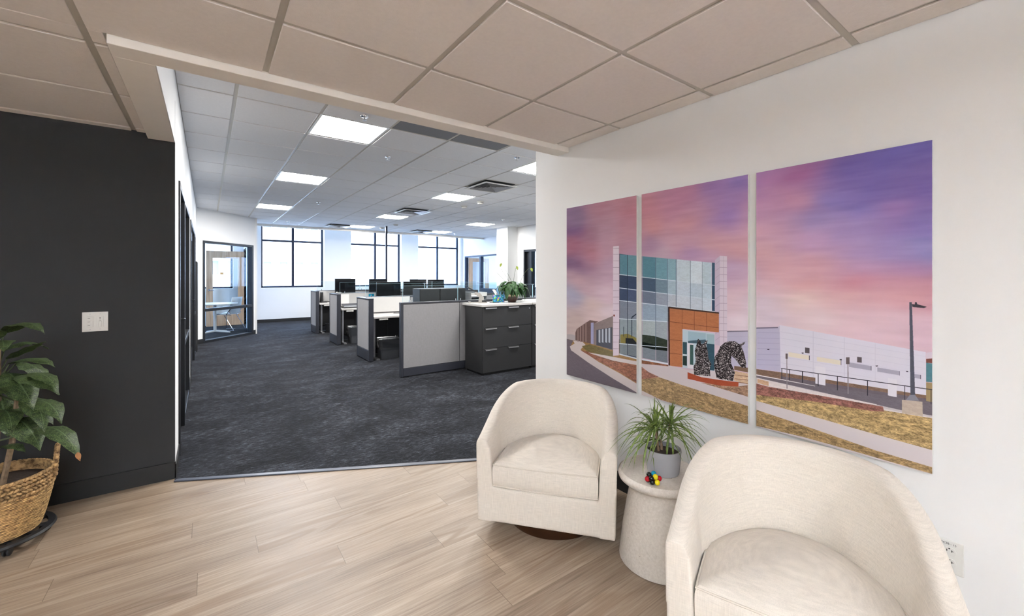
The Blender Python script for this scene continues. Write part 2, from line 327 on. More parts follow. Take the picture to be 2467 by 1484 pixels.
# ------------------------------------------------------------------ mesh builder
class MB:
    def __init__(s): s.v = []; s.f = []; s.uv = {}
    def box(s, x0, x1, y0, y1, z0, z1, mat=None):
        p = [(x0,y0,z0),(x1,y0,z0),(x1,y1,z0),(x0,y1,z0),(x0,y0,z1),(x1,y0,z1),(x1,y1,z1),(x0,y1,z1)]
        if mat is not None: p = [tuple(mat @ Vector(q)) for q in p]
        b = len(s.v); s.v += p
        s.f += [tuple(b+i for i in q) for q in ((0,3,2,1),(4,5,6,7),(0,1,5,4),(1,2,6,5),(2,3,7,6),(3,0,4,7))]
        return s
    def poly(s, pts, h=None):
        """a planar polygon, or a prism when h (a vector) is given"""
        b = len(s.v); n = len(pts); s.v += [tuple(p) for p in pts]
        if h is None: s.f.append(tuple(range(b, b+n))); return s
        s.v += [tuple(Vector(p)+Vector(h)) for p in pts]
        s.f.append(tuple(range(b+n-1, b-1, -1))); s.f.append(tuple(range(b+n, b+2*n)))
        for i in range(n): j = (i+1) % n; s.f.append((b+i, b+j, b+n+j, b+n+i))
        return s
    def lathe(s, prof, seg=32, c=(0,0,0), cap0=True, cap1=True, wob=None):
        b = len(s.v)
        for k, (r, z) in enumerate(prof):
            for i in range(seg):
                a = 2*PI*i/seg; rr = r if wob is None else r*wob(a, k)
                s.v.append((c[0]+rr*math.cos(a), c[1]+rr*math.sin(a), c[2]+z))
        for k in range(len(prof)-1):
            for i in range(seg):
                j = (i+1) % seg; s.f.append((b+k*seg+i, b+k*seg+j, b+(k+1)*seg+j, b+(k+1)*seg+i))
        if cap0: s.f.append(tuple(b+i for i in range(seg-1, -1, -1)))
        if cap1: s.f.append(tuple(b+(len(prof)-1)*seg+i for i in range(seg)))
        return s
    def tube(s, pts, r, seg=8, closed=False):
        pts = [Vector(p) for p in pts]; n = len(pts); b = len(s.v)
        rr = r if isinstance(r, (list, tuple)) else [r]*n
        t0 = (pts[1]-pts[0]).normalized(); up = Vector((0,0,1)) if abs(t0.z) < .9 else Vector((1,0,0))
        nrm = t0.cross(up).normalized()
        for i, p in enumerate(pts):
            a = pts[i-1] if i > 0 else (pts[-1] if closed else p); c = pts[i+1] if i < n-1 else (pts[0] if closed else p)
            t = (c-a).normalized(); nrm = (nrm - t*nrm.dot(t)).normalized(); bn = t.cross(nrm)
            for k in range(seg):
                an = 2*PI*k/seg; s.v.append(tuple(p + (nrm*math.cos(an)+bn*math.sin(an))*rr[i]))
        m = n if closed else n-1
        for i in range(m):
            i2 = (i+1) % n
            for k in range(seg):
                k2 = (k+1) % seg; s.f.append((b+i*seg+k, b+i*seg+k2, b+i2*seg+k2, b+i2*seg+k))
        if not closed:
            s.f.append(tuple(b+k for k in range(seg-1, -1, -1))); s.f.append(tuple(b+(n-1)*seg+k for k in range(seg)))
        return s
    def sphere(s, c, r, seg=16, rings=10, sc=(1,1,1)):
        b = len(s.v); s.v.append((c[0], c[1], c[2]-r*sc[2]))
        for k in range(1, rings):
            a = -PI/2+PI*k/rings
            for i in range(seg):
                t = 2*PI*i/seg; s.v.append((c[0]+r*sc[0]*math.cos(a)*math.cos(t), c[1]+r*sc[1]*math.cos(a)*math.sin(t), c[2]+r*sc[2]*math.sin(a)))
        s.v.append((c[0], c[1], c[2]+r*sc[2])); top = len(s.v)-1
        for i in range(seg): j = (i+1) % seg; s.f.append((b, b+1+j, b+1+i)); s.f.append((top, top-seg+i, top-seg+j))
        for k in range(rings-2):
            for i in range(seg):
                j = (i+1) % seg; o = b+1+k*seg; s.f.append((o+i, o+j, o+seg+j, o+seg+i))
        return s
    def leaf(s, p0, p1, p2, width, up=(0,0,1), n=12, fold=.25, shape=1.0, wave=0., rnd=None):
        """a thin curved blade along a quadratic curve, folded at the midrib; it gets u along, v across"""
        p0, p1, p2 = Vector(p0), Vector(p1), Vector(p2); b = len(s.v); up = Vector(up)
        ph = (rnd.random()*6 if rnd else 0)
        for i in range(n+1):
            t = i/n; p = p0*(1-t)**2 + p1*2*t*(1-t) + p2*t*t
            d = ((p1-p0)*(1-t) + (p2-p1)*t).normalized(); sd = d.cross(up)
            if sd.length < 1e-4: sd = Vector((1,0,0))
            sd.normalize(); nn = sd.cross(d)
            wd = max(.0015, width*.53*math.sin(PI*t**.78)**.9*(1-.35*t**4))
            if i == n: wd = 0.0008
            for k in (-1, -.5, 0, .5, 1):
                wv = wave*width*math.sin(t*22+ph+k*2)*abs(k)
                s.v.append(tuple(p + sd*wd*k - nn*(wd*abs(k)*fold) + nn*wv)); s.uv[len(s.v)-1] = (t, .5+.5*k)
        for i in range(n):
            for k in range(4): o = b+i*5+k; s.f.append((o, o+1, o+6, o+5))
        return s
    def blade(s, p0, p1, p2, width, n=9):
        p0, p1, p2 = Vector(p0), Vector(p1), Vector(p2); b = len(s.v)
        for i in range(n+1):
            t = i/n; p = p0*(1-t)**2 + p1*2*t*(1-t) + p2*t*t
            d = ((p1-p0)*(1-t) + (p2-p1)*t).normalized(); sd = d.cross(Vector((0,0,1)))
            if sd.length < 1e-3: sd = Vector((1,0,0))
            sd.normalize(); nn = sd.cross(d); wd = width*.5*(1-t**2.2)*(.55+.45*min(1, t*5))+.0003
            for k in (-1, 0, 1): s.v.append(tuple(p + sd*wd*k - nn*wd*.35*abs(k))); s.uv[len(s.v)-1] = (t, .5+.5*k)
        for i in range(n):
            for k in range(2): o = b+i*3+k; s.f.append((o, o+1, o+4, o+3))
        return s
    def build(s, name, mat, parent=None, smooth=False, bevel=0., seg=2, mats=None):
        me = bpy.data.meshes.new(name); me.from_pydata(s.v, [], s.f)
        if s.uv:
            ul = me.uv_layers.new(name='UVMap')
            for lp in me.loops: ul.data[lp.index].uv = s.uv.get(lp.vertex_index, (0, 0))
        me.materials.append(M[mat] if isinstance(mat, str) else mat)
        if smooth:
            me.polygons.foreach_set('use_smooth', [True]*len(me.polygons))
        me.update(); o = bpy.data.objects.new(name, me); C.objects.link(o)
        if parent is not None: o.parent = parent
        if bevel:
            md = o.modifiers.new('bevel', 'BEVEL'); md.width = bevel; md.segments = seg; md.limit_method = 'ANGLE'; md.angle_limit = R(35)
        if smooth:
            me.set_sharp_from_angle(angle=R(38))
        return o

def tag(o, label=None, cat=None, group=None, kind=None):
    if label: o['label'] = label
    if cat: o['category'] = cat
    if group: o['group'] = group
    if kind: o['kind'] = kind
    return o
def thing(name, label, cat, loc=(0,0,0), rz=0., group=None):
    o = bpy.data.objects.new(name, None); C.objects.link(o); o.location = loc; o.rotation_euler = (0, 0, rz)
    o.empty_display_size = .1
    return tag(o, label, cat, group)
def struct(o, label=None): return tag(o, label, None, None, 'structure')
def children(o): return [c for c in C.objects if c.parent == o]
def copy_tree(o, parent=None, label=None, loc=None, rz=None):
    kids = children(o)
    c = o.copy(); C.objects.link(c); c.parent = parent
    if label: c['label'] = label
    if loc is not None: c.location = loc
    if rz is not None: c.rotation_euler = (0, 0, rz)
    for k in kids: copy_tree(k, c)
    return c
ART_SKY=[(2236,1834,125,90,130),(1992,1863,165,105,125),(1712,1852,175,115,130),(2214,1710,120,85,130),(1992,1691,165,120,140),(1712,1668,185,135,150),(2214,1589,165,105,125),(2031,1521,180,120,135),(2214,1437,120,90,125),(1955,1462,170,135,160),(2151,1316,190,155,165),(1918,1293,200,170,185),(2214,1224,160,160,185),(2070,1172,205,180,175),(1882,1128,205,185,195),(2193,1014,185,165,160),(1992,1062,205,180,180),(1588,1835,190,125,140),(1366,1851,180,120,150),(1173,1865,150,115,175),(1013,1869,125,110,180),(1529,1702,195,135,140),(1266,1699,200,145,155),(1044,1717,150,120,185),(1558,1579,165,130,160),(1340,1590,195,150,165),(1107,1574,205,155,160),(1003,1525,205,150,155),(1473,1525,190,165,180),(1218,1514,175,140,180),(1064,1444,180,155,195),(1003,1401,195,165,190),(1044,1275,215,185,195),(1023,1151,220,205,215),(926,1863,180,120,170),(752,1867,165,100,150),(573,1848,105,90,165),(455,1855,100,90,170),(356,1864,90,85,160),(908,1759,190,140,175),(785,1760,200,140,160),(659,1741,125,115,185),(519,1752,110,95,165),(361,1725,110,90,160),(908,1640,210,160,175),(736,1660,145,130,185),(587,1677,115,105,175),(455,1660,150,110,165),(361,1616,115,100,165),(908,1520,210,165,170),(736,1567,190,150,190),(587,1573,170,145,195),(480,1531,150,130,185),(395,1510,130,135,190),(350,1553,130,115,180),(871,1440,210,160,165),(720,1455,205,155,165),(573,1434,180,145,185),(443,1431,170,125,165),(350,1414,150,115,160),(908,1341,215,180,190),(752,1363,215,160,160),(587,1365,195,120,135),(455,1350,185,130,145),(350,1337,190,130,140),(908,1242,210,195,210),(736,1270,225,200,190),(587,1278,215,170,170),(455,1269,205,150,155),(350,1275,190,130,145),(908,1162,205,190,205),(659,1185,220,200,205),(493,1167,215,185,195),(395,1146,210,180,195),(350,1151,205,170,185)]
ART_SHAPES=[
(150,115,72,2,[(2274,924),(1648,999),(1648,651),(2274,659)]),
(104,94,102,1,[(2293,927),(2209,921),(2239,869),(2172,841),(2030,786),(1838,732),(1632,664),(1648,615),(2293,644)]),
(192,180,178,0,[(2209,921),(2114,924),(2086,908),(2135,867),(1964,807),(1778,762),(1632,718),(1632,664),(1838,718),(2058,786),(2231,848),(2244,874),(2194,902)]),
(112,100,62,2,[(2121,893),(2044,916),(1838,895),(1838,861),(2058,856)]),
(142,92,72,3,[(2135,862),(2030,862),(1838,847),(1632,844),(1632,722),(1778,767),(1964,812)]),
(200,190,190,0,[(2058,858),(1838,861),(1632,862),(1632,839),(1838,836),(2030,852)]),
(165,158,160,0,[(2274,961),(2231,966),(2135,956),(2135,923),(2231,923),(2274,927)]),
(108,86,82,1,[(2186,982),(2172,1010),(2044,1084),(1964,1082),(2006,1062),(2006,921),(2186,927)]),
(150,125,120,0,[(2164,1016),(2156,1021),(2156,917),(2164,919)]),
(150,125,120,0,[(2140,1030),(2131,1036),(2131,920),(2140,922)]),
(150,125,120,0,[(2114,1046),(2105,1051),(2105,923),(2114,925)]),
(150,125,120,0,[(2086,1063),(2077,1068),(2077,927),(2086,929)]),
(150,150,185,0,[(2035,1067),(2009,1071),(2009,920),(2035,921)]),
(130,114,112,1,[(2006,1062),(1838,1130),(1838,904),(2006,919)]),
(70,72,84,0,[(1984,1022),(1844,1055),(1844,908),(1984,918)]),
(170,178,190,0,[(1964,1024),(1948,1028),(1948,938),(1964,940)]),
(170,178,190,0,[(1935,1031),(1920,1035),(1920,942),(1935,944)]),
(170,178,190,0,[(1905,1039),(1889,1042),(1889,946),(1905,948)]),
(170,178,190,0,[(1877,1045),(1862,1049),(1862,949),(1877,951)]),
(206,190,204,0,[(1838,1585),(1789,1586),(1789,878),(1838,867)]),
(150,135,150,0,[(1838,1574),(1789,1572),(1789,1569),(1838,1572)]),
(150,135,150,0,[(1838,1535),(1789,1533),(1789,1531),(1838,1533)]),
(150,135,150,0,[(1838,1492),(1789,1491),(1789,1488),(1838,1490)]),
(150,135,150,0,[(1838,1449),(1789,1448),(1789,1445),(1838,1446)]),
(150,135,150,0,[(1838,1405),(1789,1405),(1789,1403),(1838,1403)]),
(150,135,150,0,[(1838,1362),(1789,1362),(1789,1360),(1838,1360)]),
(150,135,150,0,[(1838,1297),(1789,1298),(1789,1296),(1838,1294)]),
(150,135,150,0,[(1838,1254),(1789,1256),(1789,1253),(1838,1251)]),
(150,135,150,0,[(1838,1210),(1789,1213),(1789,1210),(1838,1208)]),
(150,135,150,0,[(1838,1167),(1789,1170),(1789,1168),(1838,1164)]),
(150,135,150,0,[(1838,1089),(1789,1093),(1789,1091),(1838,1086)]),
(150,135,150,0,[(1838,1046),(1789,1051),(1789,1048),(1838,1043)]),
(150,135,150,0,[(1838,1002),(1789,1008),(1789,1005),(1838,1000)]),
(150,135,150,0,[(1838,959),(1789,965),(1789,963),(1838,956)]),
(150,135,150,0,[(1838,916),(1789,922),(1789,920),(1838,913)]),
(120,60,50,0,[(1836,1138),(1822,1139),(1822,1127),(1836,1126)]),
(52,62,84,0,[(1786,1535),(1648,1514),(1648,881),(1786,889)]),
(86,130,146,1,[(1782,1532),(1722,1525),(1722,1395),(1782,1401)]),
(96,138,152,1,[(1719,1525),(1651,1517),(1651,1388),(1719,1395)]),
(96,138,152,1,[(1648,1517),(1632,1515),(1632,1387),(1648,1388)]),
(84,128,142,1,[(1629,1515),(1611,1512),(1611,1385),(1629,1387)]),
(84,130,146,1,[(1608,1512),(1515,1501),(1515,1376),(1608,1385)]),
(108,152,166,1,[(1512,1501),(1436,1492),(1436,1368),(1512,1376)]),
(130,166,180,1,[(1434,1492),(1381,1486),(1381,1363),(1434,1368)]),
(186,202,212,1,[(1378,1486),(1294,1476),(1294,1355),(1378,1363)]),
(200,214,224,1,[(1292,1476),(1226,1468),(1226,1349),(1292,1355)]),
(178,198,210,1,[(1224,1468),(1173,1462),(1173,1344),(1224,1349)]),
(58,88,108,1,[(1171,1462),(1156,1460),(1156,1342),(1171,1344)]),
(52,66,92,1,[(1782,1401),(1722,1395),(1722,1309),(1782,1314)]),
(56,70,98,1,[(1719,1395),(1651,1388),(1651,1304),(1719,1309)]),
(56,70,98,1,[(1648,1388),(1632,1387),(1632,1302),(1648,1304)]),
(66,82,108,1,[(1629,1387),(1611,1385),(1611,1301),(1629,1302)]),
(70,90,112,1,[(1608,1385),(1515,1376),(1515,1293),(1608,1301)]),
(112,136,152,1,[(1512,1376),(1436,1368),(1436,1287),(1512,1293)]),
(160,182,196,1,[(1434,1368),(1381,1363),(1381,1283),(1434,1287)]),
(184,198,212,1,[(1378,1363),(1294,1355),(1294,1276),(1378,1283)]),
(176,194,210,1,[(1292,1355),(1226,1349),(1226,1271),(1292,1276)]),
(182,200,214,1,[(1224,1349),(1173,1344),(1173,1267),(1224,1271)]),
(52,80,104,1,[(1171,1344),(1156,1342),(1156,1266),(1171,1267)]),
(60,74,102,1,[(1782,1314),(1722,1309),(1722,1231),(1782,1234)]),
(74,88,118,1,[(1719,1309),(1651,1304),(1651,1228),(1719,1231)]),
(74,88,118,1,[(1648,1304),(1632,1302),(1632,1227),(1648,1228)]),
(96,104,124,1,[(1629,1302),(1611,1301),(1611,1226),(1629,1227)]),
(104,116,136,1,[(1608,1301),(1515,1293),(1515,1221),(1608,1226)]),
(144,154,170,1,[(1512,1293),(1436,1287),(1436,1218),(1512,1221)]),
(176,184,196,1,[(1434,1287),(1381,1283),(1381,1215),(1434,1218)]),
(190,200,212,1,[(1378,1283),(1294,1276),(1294,1211),(1378,1215)]),
(186,198,212,1,[(1292,1276),(1226,1271),(1226,1208),(1292,1211)]),
(190,204,218,1,[(1224,1271),(1173,1267),(1173,1206),(1224,1208)]),
(50,74,100,1,[(1171,1267),(1156,1266),(1156,1205),(1171,1206)]),
(118,126,142,1,[(1782,1234),(1722,1231),(1722,1117),(1782,1115)]),
(124,132,148,1,[(1719,1231),(1651,1228),(1651,1119),(1719,1117)]),
(124,132,148,1,[(1648,1228),(1632,1227),(1632,1120),(1648,1120)]),
(134,152,172,1,[(1629,1227),(1611,1226),(1611,1121),(1629,1120)]),
(140,160,180,1,[(1608,1226),(1515,1221),(1515,1124),(1608,1121)]),
(150,168,186,1,[(1512,1221),(1436,1218),(1436,1126),(1512,1124)]),
(180,186,198,1,[(1434,1218),(1381,1215),(1381,1128),(1434,1127)]),
(190,200,212,1,[(1378,1215),(1294,1211),(1294,1131),(1378,1128)]),
(186,198,212,1,[(1292,1211),(1226,1208),(1226,1133),(1292,1131)]),
(188,202,218,1,[(1224,1208),(1173,1206),(1173,1135),(1224,1133)]),
(60,80,104,1,[(1171,1206),(1156,1205),(1156,1135),(1171,1135)]),
(136,150,158,1,[(1782,1115),(1722,1117),(1722,959),(1782,955)]),
(130,144,152,1,[(1719,1117),(1651,1119),(1651,964),(1719,959)]),
(130,144,152,1,[(1648,1120),(1632,1120),(1632,965),(1648,964)]),
(140,158,166,1,[(1629,1120),(1611,1121),(1611,966),(1629,965)]),
(160,172,176,1,[(1608,1121),(1515,1124),(1515,973),(1608,967)]),
(150,160,168,1,[(1512,1124),(1436,1126),(1436,978),(1512,973)]),
(118,128,134,1,[(1782,955),(1722,959),(1722,890),(1782,891)]),
(112,120,128,1,[(1719,959),(1651,964),(1651,890),(1719,891)]),
(112,120,128,1,[(1648,964),(1632,965),(1632,890),(1648,890)]),
(130,140,150,1,[(1629,965),(1611,966),(1611,889),(1629,890)]),
(120,130,140,1,[(1608,967),(1515,973),(1515,888),(1608,890)]),
(110,118,128,1,[(1512,973),(1436,978),(1436,888),(1512,889)]),
(132,120,62,1,[(1778,1013),(1721,1026),(1652,1007),(1652,966),(1778,960)]),
(40,42,46,0,[(1736,997),(1680,1000),(1652,978),(1652,964),(1736,962)]),
(54,62,52,2,[(1610,1032),(1527,1034),(1437,1021),(1437,958),(1514,953),(1610,957)]),
(26,32,30,1,[(1610,988),(1527,982),(1437,971),(1437,958),(1514,953),(1610,957)]),
(44,54,70,0,[(1690,1135),(1684,1136),(1684,1012),(1690,1011)]),
(44,54,70,0,[(1754,1067),(1750,1067),(1750,1004),(1754,1004)]),
(44,54,70,0,[(1690,1135),(1655,1158),(1652,1153),(1684,1129)]),
(196,210,222,0,[(1786,1404),(1156,1344),(1156,1340),(1786,1399)]),
(196,210,222,0,[(1786,1317),(1156,1268),(1156,1264),(1786,1312)]),
(196,210,222,0,[(1786,1236),(1156,1207),(1156,1203),(1786,1231)]),
(196,210,222,0,[(1786,1118),(1436,1129),(1436,1124),(1786,1113)]),
(196,210,222,0,[(1786,957),(1436,980),(1436,976),(1786,952)]),
(40,48,66,0,[(1723,1526),(1719,1525),(1719,890),(1723,891)]),
(96,112,130,0,[(1516,1501),(1512,1501),(1512,953),(1516,953)]),
(96,112,130,0,[(1437,1492),(1434,1492),(1434,880),(1437,880)]),
(96,112,130,0,[(1382,1486),(1378,1486),(1378,1216),(1382,1216)]),
(96,112,130,0,[(1295,1476),(1292,1476),(1292,1210),(1295,1210)]),
(96,112,130,0,[(1226,1468),(1224,1468),(1224,1204),(1226,1204)]),
(196,206,216,0,[(1786,891),(1648,883),(1648,875),(1786,882)]),
(196,206,216,0,[(1610,884),(1432,888),(1432,879),(1610,876)]),
(190,176,196,0,[(1155,1474),(1129,1496),(1129,1028),(1155,1031)]),
(208,194,208,0,[(1129,1496),(1092,1492),(1091,1003),(1129,1000)]),
(160,146,164,0,[(1153,1452),(1129,1471),(1092,1469),(1092,1467),(1129,1469),(1153,1450)]),
(160,146,164,0,[(1153,1418),(1129,1437),(1092,1435),(1092,1433),(1129,1435),(1153,1416)]),
(160,146,164,0,[(1153,1381),(1129,1400),(1092,1399),(1092,1397),(1129,1398),(1153,1379)]),
(160,146,164,0,[(1153,1345),(1129,1365),(1092,1364),(1092,1362),(1129,1362),(1153,1343)]),
(160,146,164,0,[(1153,1307),(1129,1327),(1092,1326),(1092,1324),(1129,1325),(1153,1305)]),
(160,146,164,0,[(1153,1269),(1129,1289),(1092,1289),(1092,1287),(1129,1287),(1153,1267)]),
(160,146,164,0,[(1153,1231),(1129,1251),(1092,1252),(1092,1250),(1129,1249),(1153,1228)]),
(160,146,164,0,[(1153,1192),(1129,1213),(1092,1214),(1092,1212),(1129,1211),(1153,1190)]),
(160,146,164,0,[(1153,1158),(1129,1179),(1092,1181),(1092,1179),(1129,1177),(1153,1156)]),
(160,146,164,0,[(1153,1123),(1129,1145),(1092,1147),(1092,1145),(1129,1143),(1153,1121)]),
(160,146,164,0,[(1153,1088),(1129,1110),(1092,1113),(1092,1111),(1129,1108),(1153,1086)]),
(160,146,164,0,[(1153,1054),(1129,1076),(1092,1079),(1092,1077),(1129,1074),(1153,1052)]),
(165,150,168,0,[(1111,1493),(1110,1493),(1108,1038),(1110,1037)]),
(52,36,38,0,[(1432,1213),(1420,1213),(1418,872),(1429,873)]),
(176,108,70,1,[(1422,1206),(1134,1197),(1134,1098),(1341,1094),(1341,880),(1420,875)]),
(70,52,46,0,[(1429,1215),(1133,1202),(1133,1195),(1422,1205)]),
(110,64,44,0,[(1344,1203),(1342,1203),(1342,1092),(1344,1092)]),
(110,64,44,0,[(1271,1201),(1269,1201),(1269,1095),(1271,1095)]),
(110,64,44,0,[(1202,1199),(1200,1199),(1200,1097),(1202,1097)]),
(110,64,44,0,[(1420,1130),(1134,1122),(1134,1120),(1420,1127)]),
(110,64,44,0,[(1420,1026),(1341,1029),(1341,1027),(1420,1023)]),
(110,64,44,0,[(1420,947),(1341,953),(1341,951),(1420,945)]),
(176,194,206,0,[(1341,1092),(1157,1090),(1157,891),(1341,877)]),
(54,84,92,1,[(1339,1022),(1314,1023),(1314,956),(1339,955)]),
(40,58,56,1,[(1339,944),(1314,947),(1314,893),(1339,892)]),
(150,178,192,0,[(1307,1085),(1205,1085),(1205,1046),(1307,1033)]),
(70,96,110,1,[(1307,1032),(1205,1052),(1205,1030),(1307,1020)]),
(214,208,214,0,[(1311,1020),(1276,1021),(1276,884),(1311,882)]),
(60,92,88,1,[(1296,1013),(1276,1014),(1276,903),(1296,903)]),
(50,80,96,1,[(1200,1032),(1158,1034),(1158,894),(1200,892)]),
(150,176,186,0,[(1201,1082),(1158,1083),(1158,1032),(1201,1031)]),
(178,174,198,0,[(1091,1106),(986,1120),(986,930),(1091,925)]),
(120,112,128,0,[(1091,1110),(986,1123),(986,1118),(1091,1104)]),
(160,156,182,0,[(1091,1080),(986,1095),(986,1094),(1091,1079)]),
(160,156,182,0,[(1091,1053),(986,1069),(986,1068),(1091,1052)]),
(160,156,182,0,[(1091,1026),(986,1043),(986,1042),(1091,1025)]),
(160,156,182,0,[(1091,999),(986,1017),(986,1016),(1091,998)]),
(160,156,182,0,[(1091,972),(986,991),(986,990),(1091,971)]),
(116,92,74,0,[(1056,937),(986,940),(986,916),(1056,917)]),
(196,184,188,0,[(1615,872),(1406,876),(1304,871),(1052,909),(983,906),(983,744),(1615,676)]),
(132,86,62,3,[(1615,876),(1430,877),(1430,870),(1615,854)]),
(164,126,74,4,[(1615,761),(1491,795),(1337,779),(1128,762),(983,750),(983,662),(1177,656),(1337,660),(1479,665),(1615,690)]),
(200,186,184,0,[(1615,690),(1478,664),(1615,653)]),
(158,92,70,4,[(1615,835),(1562,811),(1491,796),(1549,777),(1615,758)]),
(196,164,134,2,[(1057,912),(983,911),(983,856),(1057,864)]),
(120,80,60,0,[(1052,893),(983,898),(983,895),(1052,891)]),
(120,80,60,0,[(1052,874),(983,880),(983,877),(1052,872)]),
(120,80,60,0,[(1052,858),(983,864),(983,861),(1052,855)]),
(156,112,82,4,[(1234,816),(1034,838),(983,856),(983,796),(1128,808)]),
(164,72,46,1,[(1310,858),(1229,846),(1128,851),(1034,859),(1035,837),(1128,822),(1229,820),(1310,822)]),
(46,40,42,5,[(1271,852),(1275,894),(1262,927),(1268,982),(1259,1013),(1252,1037),(1249,1052),(1234,1039),(1231,1024),(1216,1029),(1208,1044),(1194,1049),(1203,1021),(1194,992),(1190,953),(1174,926),(1182,900),(1180,860)]),
(42,36,38,5,[(1146,859),(1161,924),(1156,967),(1142,992),(1135,1005),(1126,1026),(1104,1048),(1080,1059),(1052,1062),(1030,1050),(1016,1058),(1001,1066),(1007,1054),(1020,1040),(1008,1010),(997,961),(999,938),(1016,934),(1030,948),(1051,973),(1070,986),(1072,948),(1052,905),(1062,860),(1109,855)]),
(200,190,192,0,[(953,911),(334,928),(334,655),(953,640)]),
(176,172,198,0,[(953,1140),(855,1152),(846,1162),(843,946),(953,942)]),
(158,154,182,0,[(945,1119),(848,1127),(848,1125),(945,1117)]),
(158,154,182,0,[(945,1092),(848,1101),(848,1099),(945,1090)]),
(158,154,182,0,[(945,1068),(848,1078),(848,1076),(945,1066)]),
(158,154,182,0,[(945,1041),(848,1052),(848,1050),(945,1039)]),
(158,154,182,0,[(945,1014),(848,1026),(848,1024),(945,1012)]),
(158,154,182,0,[(945,987),(848,1000),(848,998),(945,985)]),
(158,154,182,0,[(945,963),(848,977),(848,975),(945,961)]),
(110,104,124,0,[(953,1141),(855,1153),(855,1148),(953,1135)]),
(207,203,218,0,[(848,1163),(357,1109),(356,946),(843,943)]),
(192,188,206,0,[(845,1133),(357,1093),(357,1092),(845,1131)]),
(192,188,206,0,[(845,1104),(357,1071),(357,1070),(845,1102)]),
(192,188,206,0,[(845,1075),(357,1049),(357,1048),(845,1074)]),
(192,188,206,0,[(845,1046),(357,1027),(357,1026),(845,1045)]),
(192,188,206,0,[(845,1018),(357,1004),(357,1004),(845,1016)]),
(192,188,206,0,[(845,989),(357,982),(357,982),(845,987)]),
(190,186,204,0,[(715,1147),(713,1147),(713,924),(715,923)]),
(190,186,204,0,[(604,1135),(602,1135),(602,946),(604,946)]),
(190,186,204,0,[(503,1125),(502,1125),(502,967),(503,966)]),
(122,96,80,2,[(953,940),(843,944),(356,949),(356,928),(843,910),(953,910)]),
(100,92,100,1,[(843,926),(334,937),(334,926),(843,908)]),
(214,210,222,0,[(706,997),(669,997),(669,919),(706,920)]),
(214,210,222,0,[(464,992),(438,992),(438,922),(464,924)]),
(218,208,192,0,[(811,1043),(730,1039),(730,1020),(811,1022)]),
(90,84,100,0,[(730,1039),(727,1039),(727,1019),(730,1020)]),
(216,206,190,0,[(700,1038),(615,1036),(615,1017),(700,1019)]),
(90,84,100,0,[(615,1036),(613,1036),(613,1016),(615,1017)]),
(160,156,176,0,[(587,1033),(516,1030),(516,1012),(587,1014)]),
(90,84,100,0,[(516,1030),(514,1030),(514,1012),(516,1012)]),
(160,156,176,0,[(496,1028),(430,1025),(430,1009),(496,1011)]),
(90,84,100,0,[(430,1025),(429,1025),(429,1008),(430,1009)]),
(160,156,176,0,[(389,1022),(372,1022),(372,1007),(389,1007)]),
(90,84,100,0,[(372,1022),(370,1022),(370,1006),(372,1007)]),
(84,76,80,0,[(745,1073),(728,1072),(728,1049),(745,1049)]),
(84,76,80,0,[(560,1060),(545,1060),(545,1038),(560,1038)]),
(50,44,54,0,[(759,1048),(750,1049),(752,1044),(757,1044)]),
(50,44,54,0,[(619,1041),(611,1042),(612,1037),(618,1037)]),
(50,44,54,0,[(502,1034),(494,1036),(496,1031),(500,1031)]),
(50,44,54,0,[(412,1029),(405,1030),(406,1026),(410,1026)]),
(50,44,54,0,[(902,1044),(891,1046),(893,1040),(900,1040)]),
(72,120,132,1,[(356,1070),(334,1069),(334,1001),(356,999)]),
(110,60,50,0,[(356,1084),(334,1090),(334,1071),(356,1070)]),
(205,190,205,0,[(356,1107),(334,1114),(334,1090),(356,1084)]),
(150,130,90,0,[(356,997),(334,999),(334,928),(356,928)]),
(104,97,106,1,[(953,909),(843,911),(334,926),(334,878),(424,876),(745,890),(953,899)]),
(214,206,208,0,[(953,914),(843,913),(707,910),(707,908),(843,909),(953,909)]),
(180,172,176,0,[(745,890),(424,875),(334,877),(334,872),(424,868),(745,884)]),
(206,196,196,1,[(895,891),(745,887),(498,881),(498,866),(662,860),(895,857)]),
(176,140,78,4,[(953,820),(707,846),(482,862),(334,869),(334,751),(498,760),(707,773),(953,786)]),
(144,82,70,4,[(953,870),(895,866),(754,870),(479,876),(475,858),(513,850),(707,841),(953,814)]),
(186,150,118,2,[(945,894),(895,890),(895,869),(945,874)]),
(164,126,70,4,[(953,743),(707,719),(498,696),(334,688),(334,664),(577,670),(754,672),(953,664)]),
(50,48,58,0,[(842,964),(334,975),(334,972),(842,961)]),
(50,48,58,0,[(840,964),(837,964),(837,913),(840,912)]),
(50,48,58,0,[(808,964),(805,965),(805,914),(808,913)]),
(50,48,58,0,[(757,966),(753,966),(753,914),(757,913)]),
(50,48,58,0,[(697,967),(694,967),(694,911),(697,910)]),
(50,48,58,0,[(628,968),(625,969),(625,909),(628,908)]),
(50,48,58,0,[(528,971),(525,971),(525,909),(528,908)]),
(50,48,58,0,[(416,973),(414,974),(414,912),(416,911)]),
(50,48,58,0,[(344,975),(342,975),(342,920),(344,920)]),
(96,84,86,0,[(823,1034),(814,1035),(814,1011),(823,1010)]),
(130,122,130,0,[(819,1010),(816,1011),(815,874),(819,874)]),
(96,84,86,0,[(597,1052),(585,1054),(585,1026),(597,1024)]),
(130,122,130,0,[(592,1025),(589,1025),(588,902),(592,901)]),
(74,76,90,1,[(402,1292),(395,1292),(386,943),(399,940)]),
(122,120,134,0,[(413,916),(401,940),(386,944),(375,925)]),
(176,160,146,1,[(423,917),(366,923),(365,869),(423,866)]),
(62,56,66,0,[(395,1285),(387,1284),(386,1293),(382,1293),(380,1285),(354,1277),(362,1272),(393,1274)]),
]
